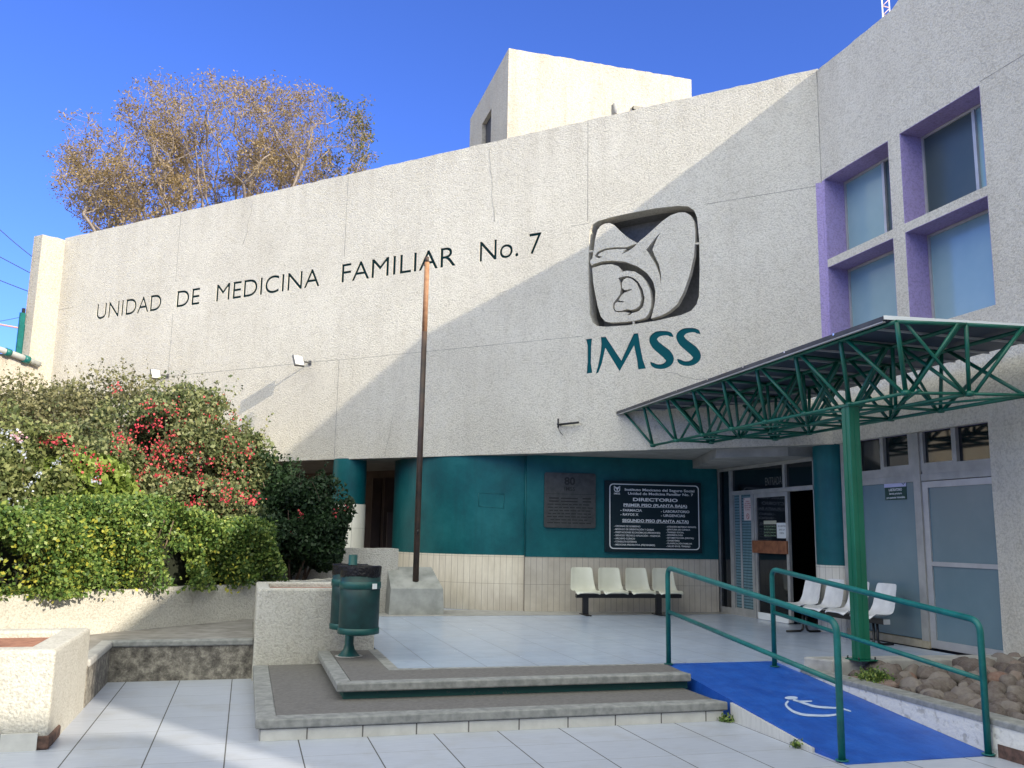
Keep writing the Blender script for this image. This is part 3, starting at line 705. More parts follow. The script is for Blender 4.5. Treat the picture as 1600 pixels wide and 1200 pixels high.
# windows in the wing
for i, h in enumerate(holes):
    x0, x1 = h[0][0]+.007, h[1][0]-.007; z0, z1 = h[0][1]+.006, h[2][1]-.008
    w = MB(); t = .035
    FR.rect(w, x0, x1, z0, z0+t, -.40, -.353); FR.rect(w, x0, x1, z1-t, z1, -.40, -.353)
    FR.rect(w, x0, x0+t, z0+t, z1-t, -.40, -.353); FR.rect(w, x1-t, x1, z0+t, z1-t, -.40, -.353)
    top = i < 2
    if top:
        mxx = x0+(x1-x0)*.70 if i == 0 else x0+(x1-x0)*.66
        if i == 0: mxx = x0+(x1-x0)*.62
        FR.rect(w, mxx-.025, mxx+.025, z0+t, z1-t, -.395, -.348)
    wf = w.build('window', M['alu'], B)
    if top:
        a, b = ('pane_blue', 'pane_dark') if i == 0 else ('pane_dark', 'pane_blue')
        p = MB(); FR.rect(p, x0+t, mxx-.025, z0+t, z1-t, -.383, -.375); p.build('pane', M[a], wf)
        p = MB(); FR.rect(p, mxx+.025, x1-t, z0+t, z1-t, -.392, -.384); p.build('pane', M[b], wf)
    else:
        p = MB(); FR.rect(p, x0+t, x1-t, z0+t, z1-t, -.383, -.375); p.build('pane', M['pane_blue'], wf)
# bodies behind (roof slabs and rear walls)
g = MB(); g.box(8.71, 14.2, -5.75, 17.5, 8.42, 8.5); g.prism([(CX+.2, CY+.3), (-4.6, 24.7), (0, 26), (14, 17.5)], 8.3, 8.41); g.build('roof_slab', M['concrete'], B)
g = MB(); g.box(14.0, 14.2, -5.75, 17.5, 0, 8.42); g.box(8.7, 14.0, -5.75, -5.55, 0, 8.42); g.box(8.5, 14, 17.3, 17.5, 0, 8.42); g.build('rear_wall', M['stucco_far'], B)
# stair tower on the roof
TX0, TX1, TY0, TY1, TZ = 6.11, 11.67, 22.0, 26.5, 14.87
g = MB(); FT = Frame((TX0, TY1, 0), (0, -1, 0))
FT.panel(g, [[(0, 8), (TY1-TY0, 8), (TY1-TY0, TZ), (0, TZ)], [(1.62, 9), (2.72, 9), (2.72, 13.95), (1.62, 13.95)]], .2, 0)
t_ = [(TX0, TZ)]+[(x, TZ+random.uniform(-.015, .015)) for x in np.linspace(TX0+.1, TX1-.1, 40)]+[(TX1, TZ)]
FF_ = Frame((0, TY0, 0), (1, 0, 0)); FF_.panel(g, [[(TX1, 8), (TX0+.201, 8), (TX0+.201, TZ)]+t_[1:]], .2, 0)
g.box(TX1-.2, TX1, TY0+.2, TY1, 8, TZ-.01); g.box(TX0+.2, TX1-.2, TY1-.2, TY1, 8, TZ-.01); g.box(TX0+.2, TX1-.2, TY0+.2, TY1-.2, TZ-.3, TZ-.1)
tw = g.build('roof_tower', M['stucco_far'], B)
g = MB(); g.box(TX0+.12, TX0+.18, TY1-2.72, TY1-1.62, 8, 13.95); g.build('louvre', M['interior'], tw)
g = MB(); g.tube([at_y(961, 178, 21.95), at_y(961, 162, 21.95)], .06, 8); g.build('vent_pipe', M['concrete'], tw)
g = MB(); g.obox(at_y(990, 170, 21.9), (.35, 0, 0), (0, .1, 0), (0, 0, .10)); g.build('drain_box', M['black'], tw)

# ---- ground floor
FD = Frame((4.80, 15.563, 0), (8.4-4.80, 15.10-15.563, 0)); DL = math.hypot(8.4-4.8, .463)
g = MB(); FD.rect(g, 0, DL, 1.26, 3.084, -.2, 0); g.build('directory_wall', M['teal'], B)
g = MB(); FD.rect(g, 0, DL-.01, .31, 1.259, -.2, .012); g.build('directory_wall_tiles', M['wall_tile'], B)
DC = (5.3, 18.08); DR = 2.47
a0, a1 = math.pi*.93, math.pi*1.5-.14
g = MB(); g.lathe((DC[0], DC[1], 0), [(DR, 1.28), (DR, 3.084)], 60, a0, a1+.0); g.build('curved_wall', M['teal'], B)
g = MB(); g.lathe((DC[0], DC[1], 0), [(DR+.012, .31), (DR+.012, 1.281), (DR, 1.281)], 60, a0, a1); g.build('curved_wall_tiles', M['wall_tile'], B)
g = MB(); FD.rect(g, .40-.30, .62, 0, 0, 0, 0) if False else None
g = MB()                                            # faint raised rectangle and seam on the curved wall
for (p, q) in (((748, 770), (788, 772)), ((748, 791), (787, 794)), ((748, 770), (748, 791)), ((788, 772), (787, 794))):
    def dr(pp):
        d = ray(*pp); ox, oy = CAM.x-DC[0], CAM.y-DC[1]; A = d.x**2+d.y**2; Bq = ox*d.x+oy*d.y; Cq = ox*ox+oy*oy-(DR+.002)**2
        t = (-Bq-math.sqrt(max(Bq*Bq-A*Cq, 0)))/A; return CAM+d*t
    g.tube([dr(p), dr(((p[0]+q[0])/2, (p[1]+q[1])/2)), dr(q)], .006, 6)
g.tube([(4.80, 15.56, 1.27), (4.80, 15.56, 3.08)], .012, 6)
g.build('wall_seam', M['teal'], B)
def column(c, top, zt, name='column'):
    m_ = MB(); m_.lathe((c[0], c[1], 0), [(.33, zt), (.335, (zt+top)/2), (.33, top)], 48); o = m_.build(name, M['teal'], B)
    m_ = MB(); m_.lathe((c[0], c[1], 0), [(.345, .3), (.345, zt), (.32, zt)], 48); m_.build('tile_base', M['col_tile'], o)
column((8.60, 11.80), 3.084, 1.28); column((1.93, 18.32), 3.084, 2.19)
# passage behind the first column
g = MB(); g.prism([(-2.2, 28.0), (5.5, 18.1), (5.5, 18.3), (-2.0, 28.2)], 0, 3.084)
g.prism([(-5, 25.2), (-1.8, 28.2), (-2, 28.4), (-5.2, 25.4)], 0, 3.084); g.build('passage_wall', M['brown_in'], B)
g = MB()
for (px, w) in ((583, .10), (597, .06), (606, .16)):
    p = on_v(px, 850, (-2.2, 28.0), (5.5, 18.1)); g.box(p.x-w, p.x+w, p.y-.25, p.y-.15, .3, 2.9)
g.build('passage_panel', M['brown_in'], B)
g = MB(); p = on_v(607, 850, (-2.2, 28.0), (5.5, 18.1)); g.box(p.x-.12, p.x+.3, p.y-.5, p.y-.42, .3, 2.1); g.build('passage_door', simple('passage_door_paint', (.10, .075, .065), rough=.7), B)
# entrance glazing on x = 8.45 (frame x runs toward camera from y=15.1)
FE = Frame((8.45, 15.12, 0), (0, -1, 0)); Z0 = .31
g = MB(); FE.rect(g, -.30, -.20, Z0, 3.08, -.1, .06); g.build('door_jamb', M['concrete'], B)
g = MB(); FE.rect(g, -.195, -.06, Z0, 2.92, -.06, .05); g.build('entrance_post', M['alu'], B)
ef = MB()
def fbar(a, b, z0, z1, n0=-.05, n1=.02): FE.rect(ef, a, b, z0, z1, n0, n1)
fbar(-.058, -.01, Z0, 2.922); fbar(.40, .475, Z0, 2.922); fbar(-.01, .40, 2.87, 2.92); fbar(-.01, .40, Z0, .42)
fbar(.475, 2.98, 2.87, 2.922); fbar(.475, 2.98, 2.42, 2.49); fbar(2.13, 2.20, 2.49, 2.87)
fbar(.475, .52, Z0, 2.42); fbar(1.13, 1.21, Z0, 2.42); fbar(.52, 1.13, Z0, .44); fbar(2.96, 3.0, Z0, 2.92)
ent = ef.build('entrance_frame', M['alu_grey'], B)
g = MB(); FE.rect(g, -.01, .40, .42, 2.87, -.03, -.02); FE.rect(g, .475, 2.13, 2.49, 2.87, -.03, -.02); FE.rect(g, 2.20, 2.96, 2.49, 2.87, -.03, -.02); g.build('pane', M['pane_black'], ent)
g = MB(); FE.rect(g, .52, 1.13, .44, 2.42, -.03, -.02); g.build('mesh_screen', M['blue_screen'], ent)
g = MB(); FE.rect(g, .70, .76, .44, 2.42, -.018, -.012); g.build('screen_strip', M['alu'], ent)
dm = MB()
for a, b, z0, z1 in ((1.212, 1.27, .33, 2.418), (2.16, 2.235, .33, 2.418), (1.27, 2.16, 2.35, 2.418), (1.27, 2.16, .33, .40)): FE.rect(dm, a, b, z0, z1, -.045, .005)
door = dm.build('door', M['alu_grey'], B)
g = MB(); FE.rect(g, 1.27, 2.16, .40, 2.35, -.03, -.022); g.build('pane', M['pane_black'], door)
g = MB(); FE.rect(g, 1.27, 2.16, .315, .425, -.001, .018); g.build('kick_plate', M['white'], door)
g = MB(); FE.rect(g, 1.17, 2.215, 1.41, 1.62, .006, .04); g.build('push_board', M['wood'], door, .004)
g = MB(); put_text(g, FE, 'ENTRADA', 1.55, 2.55, .13, .50, n=-.018); g.build('entrance_lettering', simple('glass_letter', (.12, .12, .11), rough=.6), ent)
# interior room seen through the open door
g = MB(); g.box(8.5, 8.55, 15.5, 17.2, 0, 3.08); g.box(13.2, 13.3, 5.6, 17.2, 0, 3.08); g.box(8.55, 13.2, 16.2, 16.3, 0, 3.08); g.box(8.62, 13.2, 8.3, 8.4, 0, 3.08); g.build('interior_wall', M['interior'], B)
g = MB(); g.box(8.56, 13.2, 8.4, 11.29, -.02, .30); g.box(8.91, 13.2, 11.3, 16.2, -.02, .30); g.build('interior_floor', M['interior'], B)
# laboratory glazing, right of the column
FG = Frame((8.45, CY, 0), (0, -1, 0))
lf = MB()
def lbar(a, b, z0, z1, n0=-.05, n1=.02): FG.rect(lf, a, b, z0, z1, n0, n1)
lbar(.05, .47, .40, 3.068); lbar(.47, 1.60, 2.52, 2.56, -.05, .03); lbar(.47, 2.94, 2.43, 2.52)
lbar(.47, 1.575, 2.95, 3.068)if False else None
lbar(1.575, 1.70, .40, 3.068, -.05, .035); lbar(1.74, 2.94, 2.52, 2.56, -.05, .028)
lbar(.93, 1.0, 2.56, 3.068); lbar(2.27, 2.345, 2.56, 3.068); lbar(1.701, 1.76, 2.56, 3.068, -.05, .01)
lbar(.47, .93, 2.56, 2.63); lbar(1.0, 1.575, 2.56, 2.66); lbar(1.76, 2.27, 2.56, 2.66); lbar(2.345, 2.94, 2.56, 2.64)
lbar(1.49, 1.575, 2.66, 3.068)
glz = lf.build('laboratory_window_frame', M['alu_grey'], B)
g = MB()
for a, b in ((.47, .93), (1.0, 1.49), (1.76, 2.27), (2.345, 2.94)):
    g = MB(); FG.rect(g, a, b, 2.6, 3.07, -.04, -.03); g.build('upper_pane', M['pane_black'], glz)
g = MB(); FG.rect(g, .47, 1.575, .41, 2.43, -.035, -.02); g.build('filmed_pane', M['pane_film'], glz)
g = MB(); FG.rect(g, .05, 1.70, .31, .40, -.06, .03); g.build('glazing_kerb', simple('beige_kerb', (.36, .31, .22), (.46, .41, .31), rough=.8, scale=9), B)
ld = MB()
for a, b, z0, z1 in ((1.702, 1.80, .325, 2.42), (1.80, 2.94, 2.34, 2.42), (1.80, 2.94, 1.345, 1.40), (1.80, 2.94, .325, .425)): FG.rect(ld, a, b, z0, z1, -.03, .012)
lab = ld.build('laboratory_door', M['alu'], B)
g = MB(); FG.rect(g, 1.80, 2.94, .425, 1.345, -.02, -.008); FG.rect(g, 1.80, 2.94, 1.40, 2.34, -.02, -.008); g.build('filmed_pane', M['pane_film'], lab)
# reflected lattice in the transom is the canopy itself; bare stub of conduit on the facade
g = MB(); p = FW.P(*px_w(876, 664), .0); q = FW.P(*px_w(908, 661), 0)
g.tube([p, p+FW.N*.12], .018, 8); g.tube([p+FW.N*.10+Vector((0, 0, -.06)), p+FW.N*.10+Vector((0, 0, .10))], .016, 8); g.tube([p+FW.N*.06, q+FW.N*.10], .02, 8)
g.tube([p+FW.N*.1+Vector((0, 0, -.06)), p+FW.N*.12+FW.R*.05+Vector((0, 0, -.14)), p+FW.N*.1+FW.R*.10+Vector((0, 0, -.20))], .006, 6)
tag(g.build('conduit_stub', M['black']), 'short black broken conduit bracket sticking out of the facade below the IMSS letters', 'bracket')

# unseen block added behind the camera to shade the near left paving
g = MB(); g.box(-9, 7.72, -8.5, -5.35, 0, 7.0)
ob_ = g.build('shade_block', M['stucco_far']); tag(ob_, 'unseen stucco block added behind the viewer to cast shade on the paving', 'building')

# ---- side boundary wall at far left
FB = Frame((-5.02, 24.86, 0), (SQ, SQ, 0))          # x negative = toward camera-left
bwall = empty('boundary_wall', (-5.5, 24.4, 0), 'bright cream boundary wall with tall end pier, left of the facade', 'wall')
g = MB(); FB.panel(g, [[(-16, 0), (.2, 0), (.2, 9.02), (-.2, 9.03), (-.4, 9.0), (-.62, 8.99), (-.63, 5.76), (-3, 5.74), (-16, 5.70)]], .35, 0); g.build('wall_body', M['stucco_far'], bwall)
pr_ = MB(); Pn = lambda px, py, n: FB.P(*FB.loc(on_v(px, py, (-5.02, 24.86), (-6.02, 23.86))), n)
pr_.tube([Pn(-30, 538, .10), Pn(20, 555, .10), Pn(58, 570, .10)], .075, 12); pipe = pr_.build('rail_pipe', M['pvc'])
tag(pipe, 'grey horizontal pipe clamped along the top of the cream boundary wall', 'pipe')
g = MB()
for px, py in ((8, 551), (37, 562)):
    a = Pn(px-4, py-1.5, .10); b = Pn(px+4, py+1.5, .10); g.tube([a, b], .10, 12)
g.build('clamp', M['rail'], pipe)
gp = empty('green_gate_panel', Pn(42, 560, -.2), 'green metal louvred panel standing behind the boundary wall pier', 'metal panel')
g = MB(); a = Pn(36, 562, -.30); b = Pn(36.5, 484, -.30)
g.obox(a, FB.R*.13, Vector((0, 0, b.z-a.z)), -FB.N*.06); g.build('post', M['rail'], gp)
g = MB(); g.obox(a+FB.R*.13+Vector((0, 0, .02)), FB.R*.34, Vector((0, 0, b.z-a.z-.32)), -FB.N*.04); g.build('louvred_leaf', M['bin_band'], gp)
g = MB(); g.obox(a+FB.R*.05+Vector((0, 0, b.z-a.z+.002)), FB.R*.06, Vector((0, 0, .12)), -FB.N*.06); g.build('cap', M['black'], gp)
g = MB()
for k in range(9):
    g.obox(a+FB.R*(.16+.02*(k % 2))+Vector((0, 0, .15+k*.14)), FB.R*.22, Vector((0, 0, .03)), FB.N*.015)
g.build('louvre_slats', M['black'], gp)

# ================================================================== GARDEN WALLS AND PLANTERS
GW0 = Vector((-1.678, 11.547, 0)); GWd = (Vector((.172, 13.317, 0))-GW0).normalized(); FGW = Frame(GW0, GWd)
g = MB(); te = [(x, .915+random.uniform(-.008, .008)) for x in np.linspace(4.6, -6, 90)]
FGW.panel(g, [[(-6, 0), (4.6, 0)]+te], .22, 0)
tag(g.build('garden_wall', M['stucco_low'], None, .015), 'low cream stucco retaining wall running diagonally in front of the shrubs', 'garden wall')
g = MB(); lw = [(x, 1.378+random.uniform(-.005, .005)) for x in np.linspace(2.53, .2, 24)]
Frame((0, 15.555, 0), (1, 0, 0)).panel(g, [[(.2, .2), (2.53, .2)]+lw], .22, 0)
tag(g.build('low_wall', M['stucco_low'], None, .012), 'low white stucco wall left of the flagpole pedestal, below the column', 'wall')
g = MB(); g.prism([(-6, 8), (-1.83, 11.69), (1.5, 14.9), (1.5, 15.5), (1.4, 18.4), (-4.9, 24.7), (-13, 16)], .3, .82, None); struct(g.build('garden_soil', M['soil']))
def planter(name, x0, x1, y0, y1, z0, z1, label, wt=.15, zs=.06):
    t = empty(name, ((x0+x1)/2, (y0+y1)/2, z0), label, 'planter')
    m_ = MB(); o = [(x0, y0), (x1, y0), (x1, y1), (x0, y1)]; i_ = [(x0+wt, y0+wt), (x1-wt, y0+wt), (x1-wt, y1-wt), (x0+wt, y1-wt)]
    vs = [(x, y, z0) for x, y in o]+[(x, y, z1) for x, y in o]+[(x, y, z1) for x, y in i_]+[(x, y, z1-.3) for x, y in i_]
    fs = []
    for k in range(4):
        j = (k+1) % 4; fs += [[k, j, 4+j, 4+k], [4+k, 4+j, 8+j, 8+k], [8+k, 8+j, 12+j, 12+k]]
    m_.add(vs, fs); m_.build('planter_box', M['stucco_low'], t, .025)
    m_ = MB(); m_.box(x0+wt, x1-wt, y0+wt, y1-wt, z1-.35, z1-zs); m_.build('soil', M['soil_red'], t)
    return t
planter('planter', .16, 1.50, 10.72, 12.15, .0, 1.0, 'cream stucco planter behind the green litter bins, with bare soil')
p0 = planter('planter', -4.2, -1.335, 7.76, 9.38, .0, .725, 'large cream stucco planter at the left edge, nearest the viewer, with bare red soil', .22)
g = MB(); g.box(-4.2, -1.40, 7.735, 7.757, .0, .125); g.build('skirting_tiles', M['skirt_tile'], p0)
g = MB(); g.box(-1.42, -1.318, 7.742, 8.2, .0, .10); g.build('chipped_corner', M['brick'], p0, .02)

# ================================================================== FLAGPOLE
pd = empty('flagpole_pedestal', (2.75, 15.3, .31), 'grey concrete pedestal with sloped top, foot of the flagpole', 'pedestal')
g = MB(); g.add([(2.33, 15.10, .31), (3.24, 15.02, .31), (3.24, 15.60, .31), (2.33, 15.66, .31), (2.35, 15.11, .735), (3.22, 15.03, .735), (3.12, 15.60, 1.07), (2.36, 15.66, 1.07)],
      [[3, 2, 1, 0], [0, 1, 5, 4], [1, 2, 6, 5], [2, 3, 7, 6], [3, 0, 4, 7], [4, 5, 6, 7]])
g.build('concrete_block', simple('pedestal_concrete', (.24, .25, .235), (.38, .385, .37), rough=.85, scale=4, bscale=50, bstr=.4, detail=9), pd, .008)
g = MB(); pb = Vector((2.79, 15.27, .84)); ptp = Vector((2.80, 15.27, 6.50))
g = MB(); g.tube([pb, (2.79, 15.27, 3.2), (2.797, 15.27, 5.15)], [.052, .05, .047], 14)
fp = g.build('flagpole', M['pole'], None, origin=pb); tag(fp, 'tall brown metal flagpole rising from the concrete pedestal, no flag', 'flagpole')
g = MB(); g.tube([(2.797, 15.27, 5.15), (2.80, 15.27, 6.42)], [.0472, .044], 14); g.build('sun_tinted_top', M['pole_sun_tint'], fp, origin=pb)  # top stretch coloured as sunlit, above the darker shaded part
g = MB(); g.tube([(2.80, 15.27, 6.42), (2.80, 15.27, 6.52)], .033, 12); g.tube([(2.72, 15.24, 6.36), (2.80, 15.27, 6.36)], .014, 8); g.build('pulley', M['pole'], fp, origin=pb)
g = MB(); g.tube([(2.79, 15.215, 1.62), (2.79, 15.205, 1.70)], .016, 8); g.build('cleat', M['black'], fp, origin=pb)

# ================================================================== LITTER BINS
bp = empty('litter_bin', (1.155, 10.2, .3125), 'dark green twin litter bin on a post, black bag lining, on the upper step', 'litter bin')
g = MB(); g.lathe((1.155, 10.2, .3125), [(0, .0), (.115, .0), (.12, .008), (.11, .014), (.062, .075), (.048, .13), (.048, 1.085), (0, 1.085)], 24); g.build('post', M['bin_band'], bp)
g = MB(); g.lathe((1.155, 10.2, .3125), [(0, .001), (.15, .001), (.15, .006), (0, .006)], 24); g.build('base_plate', M['concrete'], bp)
for k, (c, tilt) in enumerate((((1.215, 9.93), 0), ((1.155, 10.42), 0))):
    z0, z1 = .585, 1.285; r = .212 if k == 0 else .195; n = 36
    def ring(rr): return rr
    m_ = MB(); m_.lathe((c[0], c[1], 0), [(0, z0-.015), (r*.6, z0-.02), (r*.97, z0), (r, z0+.01), (r*1.005, z0+.35), (r*1.01, z1-.10), (r*1.01, z1-.10)], n)
    can = m_.build('can', M['bin'], bp)
    m_ = MB(); m_.lathe((c[0], c[1], 0), [(r+.002, z0-.004), (r+.009, z0), (r+.009, z0+.055), (r+.002, z0+.06)], n); m_.build('band', M['bin_band'], can); m_ = MB(); m_.lathe((c[0], c[1], 0), [(r+.003, z1-.235), (r+.010, z1-.23), (r+.010, z1-.165), (r+.003, z1-.16)], n); m_.build('band', M['bin_band'], can)
    prof_ = MB(); vs = []; nn = 72
    for j, (rr, zz) in enumerate(((1.005, -.110), (1.03, -.09), (1.022, -.05), (1.032, -.01), (1.02, .003), (.97, .001), (.93, -.12))):
        for q in range(nn):
            a = 2*math.pi*q/nn; w = r*rr*(1+.010*math.sin(a*11+j)+.006*math.sin(a*23+j*2)); z = z1+zz+(.0025*math.sin(a*7) if j > 1 else .010*math.sin(a*3+1)+.004*math.sin(a*11))
            vs.append((c[0]+w*math.cos(a), c[1]+w*math.sin(a), z))
    fs = [[j*nn+q, j*nn+(q+1) % nn, (j+1)*nn+(q+1) % nn, (j+1)*nn+q] for j in range(6) for q in range(nn)]
    prof_.add(vs, fs, True); prof_.build('bin_bag', M['bag'], can)
    m_ = MB(); m_.box(min(c[0], 1.155)-.012, max(c[0], 1.155)+.012, min(c[1], 10.2), max(c[1], 10.2), 1.12, 1.15); m_.build('bracket', M['bin_band'], bp)
g = MB(); d_ = Vector((math.sin(.55), -math.cos(.55), 0)); s_ = Vector((d_.y*-1, d_.x, 0)); p = Vector((1.215, 9.93, 1.055))+d_*.239
g.obox(p-s_*.03, s_*.06, Vector((0, 0, .055)), d_*.004); g.build('sticker', M['white'], bp)

# ================================================================== BENCHES
def seat_mesh(mat):
    prof = [(-.235, .372), (-.245, .388), (-.225, .402), (-.15, .398), (-.05, .385), (.05, .383), (.12, .395), (.165, .43), (.19, .50), (.212, .60), (.235, .70), (.255, .775), (.262, .79), (.272, .786)]
    vs = []; nu = 10
    for i, (y, z) in enumerate(prof):
        t = i/(len(prof)-1)
        hw = .225 if i < 7 else .225-.045*((i-7)/6)**.8
        if i <= 1: hw = .205
        if i >= 12: hw *= .88
        for k in range(nu+1):
            u = k/nu*2-1; e = abs(u)**4
            dz = .028*abs(u)**3 if 2 < i < 8 else 0; dy = -.03*abs(u)**3 if i >= 7 else 0
            lipz = -.03*e if i in (0, 1, 2) else 0
            vs.append((u*hw, y+dy+(.03*e if i <= 2 else 0), z+dz+lipz))
    fs = [[i*(nu+1)+k, i*(nu+1)+k+1, (i+1)*(nu+1)+k+1, (i+1)*(nu+1)+k] for i in range(len(prof)-1) for k in range(nu)]
    me = bpy.data.meshes.new('seat'); me.from_pydata(vs, [], fs); me.polygons.foreach_set('use_smooth', [True]*len(fs)); me.materials.append(mat)
    return me
def bench(loc, rz, mat, label, style, pitch):
    t = empty('bench', (0, 0, 0), label, 'bench', 'rows of plastic seats outside the entrance')
    me = seat_mesh(mat)
    for k in range(4):
        o = bpy.data.objects.new('seat', me); COL.objects.link(o); o.parent = t; o.location = ((k-1.5)*pitch, 0, 0)
        sd = o.modifiers.new('solid', 'SOLIDIFY'); sd.thickness = .010; sd.offset = -1
        ss = o.modifiers.new('sub', 'SUBSURF'); ss.levels = ss.render_levels = 2
        b_ = MB(); b_.box(-.10, .10, -.10, .10, .355, .374); q = b_.build('seat_bracket', M['black'], o)
    L = 2*pitch
    b_ = MB(); b_.box(-L+.10, L-.02, -.045, .045, .285, .352); b_.build('beam', M['black'], t)
    b_ = MB(); b_.box(-L+.085, -L+.099, -.045, .045, .288, .350); b_.box(L-.019, L-.005, -.045, .045, .288, .350); b_.build('end_cap', M['alu'] if style else M['black'], t)
    for x in (-L+.27, L-.40 if not style else L-.30):
        b_ = MB()
        if style == 0:
            b_.box(x-.07, x+.03, -.03, .03, .012, .284); b_.box(x-.07, x+.03, -.22, .20, .0, .012)
            b_.tube([(x, -.22, .006), (x, -.25, .006)], .012, 8)
        else:
            b_.tube([(x, .02, .284), (x, .02, .08), (x, .005, .035), (x, -.03, .018), (x, -.26, .016)], .017, 10)
            b_.tube([(x+.05, .04, .284), (x+.05, .04, .08), (x+.05, .055, .035), (x+.05, .09, .018), (x+.05, .27, .016)], .017, 10)
        b_.build('leg', M['black'], t)
    t.location = loc; t.rotation_euler = (0, 0, rz); return t
bench((6.40, 14.72, .315), R_(-4), M['plastic1'], 'row of four cream plastic seats on black legs under the directory board', 0, .50)
bench((7.92, 11.02, .31), R_(-90), M['plastic2'], 'row of four white plastic seats in front of the laboratory window beside the column', 1, .535)

# ================================================================== HANDRAILS
def handrail(x, yf, yn, zf, zn, label, xn=None):
    xn = xn or x; lean = .0
    t = empty('handrail', (x, yf, zf), label, 'handrail', 'green handrails beside the ramp')
    r = .027
    def corner(p, a, b, rad=.10, n=7):               # rounded corner at p from direction a to b
        p = Vector(p); A = p+(Vector(a)-p).normalized()*rad; Bq = p+(Vector(b)-p).normalized()*rad
        return [(1-s)**2*A+2*s*(1-s)*p+s*s*Bq for s in [i/n for i in range(n+1)]]
    tf = Vector((x, yf, 1.325)); tn = Vector((xn, yn, 1.03)); bf = Vector((x, yf, zf)); bn = Vector((xn, yn, zn))
    pts = [bf]+corner(tf, bf, tn)+corner(tn, tf, bn)+[bn]
    m_ = MB(); m_.tube(pts, r, 14); m_.build('top_rail', M['rail'], t)
    m_ = MB(); m_.tube([(x, yf, .86), ((x+xn)/2, (yf+yn)/2, (.86+.575)/2), (xn, yn, .575)], .021, 12); m_.build('lower_rail', M['rail'], t)
    m_ = MB(); m_.tube([(x, yf, zf), (x, yf, zf+.006)], .05, 14); m_.tube([(xn, yn, zn-.002), (xn, yn, zn+.006)], .05, 14); m_.build('foot_plate', M['rail'], t)
handrail(4.42, 9.06, 6.14, .314, .012, 'green tubular handrail on the left side of the blue ramp')
handrail(5.58, 8.86, 6.06, .29, .012, 'green tubular handrail on the right side of the blue ramp, by the rock bed', 5.70)

# ================================================================== CANOPY
KX = [6.27, 6.87, 7.47]; TXo = [-.28, -.17, -.06]; TYo = [-.26, -.20, -.14]
KYS = [7.43, 8.31, 9.14, 9.98, 10.82, 11.66, 12.50, 13.34]
ZL = 3.12
def zu(y): return 3.775-(y-7.2)*.0112
cn = empty('entrance_canopy', (6.26, 8.31, .417), 'green tubular space-frame canopy with dark roof sheet over the entrance walk', 'canopy')
def wy(x): return CX+CY-x                            # facade y at given x
def topn(ix, y): return Vector((KX[ix]+TXo[ix], y+TYo[ix], zu(y)))
rr = .021
rows = []
for ix, x in enumerate(KX):
    ysx = [y for y in KYS if y < wy(x)-.10]; ysx[0] = (7.43, 7.24, 7.10)[ix]; rows.append(ysx); yl = ysx[-1]
    yw = wy(KX[ix]+TXo[ix])-.02
    b_ = MB(); b_.tube([(x, ysx[0], ZL), (x, yl, ZL)], .020, 8); b_.build('bottom_chord', M['truss'], cn)
    b_ = MB(); b_.tube([topn(ix, ysx[0]), topn(ix, yw-TYo[ix])], .022, 8); b_.build('top_chord', M['truss'], cn)
    for i, y in enumerate(ysx):
        b_ = MB(); b_.tube([(x, y, ZL), topn(ix, y)], .024 if ix == 0 else rr, 8); b_.build('upright', M['truss'], cn)
        if i < len(ysx)-1:
            b_ = MB(); b_.tube([topn(ix, ysx[i+1]-.09), (x, y+.05, ZL+.01)], rr, 8); b_.build('diagonal', M['truss'], cn)
            if ix: b_ = MB(); b_.tube([topn(ix, y+.09), (x, ysx[i+1]-.05, ZL+.01)], rr, 8); b_.build('diagonal', M['truss'], cn)
        b_ = MB(); b_.lathe((x, y, ZL), [(0, -.03), (.042, -.026), (.05, 0), (.042, .026), (0, .03)], 10); b_.build('node', M['truss'], cn)
    b_ = MB(); b_.tube([topn(ix, yw-TYo[ix]-.02), (x, yl, ZL)], rr, 8); b_.build('diagonal', M['truss'], cn)
for k in range(2):
    for i, y in enumerate(rows[k+1]):
        y_k = rows[k][i]
        b_ = MB(); b_.tube([(KX[k], y_k, ZL), (KX[k+1], y, ZL)], .017, 8); b_.build('cross_tie', M['truss'], cn)
        b_ = MB(); b_.tube([topn(k, y_k), topn(k+1, y)], .020, 8); b_.build('top_tie', M['truss'], cn)
        b_ = MB(); b_.tube([topn(k+1, y)-Vector((.10, 0, 0)), (KX[k]+.06, y_k, ZL)], .019, 8); b_.build('cross_brace', M['truss'], cn)
        if i % 2 == k: b_ = MB(); b_.tube([topn(k, y_k)+Vector((.10, 0, 0)), (KX[k+1]-.05, y, ZL)], .017, 8); b_.build('cross_brace', M['truss'], cn)
        if i < len(rows[k+1])-1:
            b_ = MB(); b_.tube([(KX[k], y, ZL), (KX[k+1], rows[k+1][i+1], ZL)] if (i+k) % 2 == 0 else [(KX[k+1], y, ZL), (KX[k], rows[k+1][i+1], ZL)], .013, 8); b_.build('wind_brace', M['truss'], cn)
rx0, rx1 = 5.90, 8.05
ryn = lambda x: 7.24-.12*(x-rx0)
zr_ = lambda x, y: 3.775+.052-(y-7.2)*.0155
def roof_prism(mb, x0, x1, yi0, yi1, a, b_):
    pl_ = [(x0, ryn(x0)+yi0), (x1, ryn(x1)+yi0), (x1, wy(x1)-yi1), (x0, wy(x0)-yi1)]
    vs = [(x, y, zr_(x, y)+a) for x, y in pl_]+[(x, y, zr_(x, y)+b_) for x, y in pl_]
    mb.add(vs, [[3, 2, 1, 0], [4, 5, 6, 7]]+[[i, (i+1) % 4, 4+(i+1) % 4, 4+i] for i in range(4)])
g = MB(); roof_prism(g, rx0, rx1, 0, .01, .0, .012); g.build('roof_sheet', M['roof_sheet'], cn)
g = MB(); roof_prism(g, rx0+.012, rx1-.01, .012, .02, -.006, -.001); g.build('roof_lining', M['roof_under'], cn)
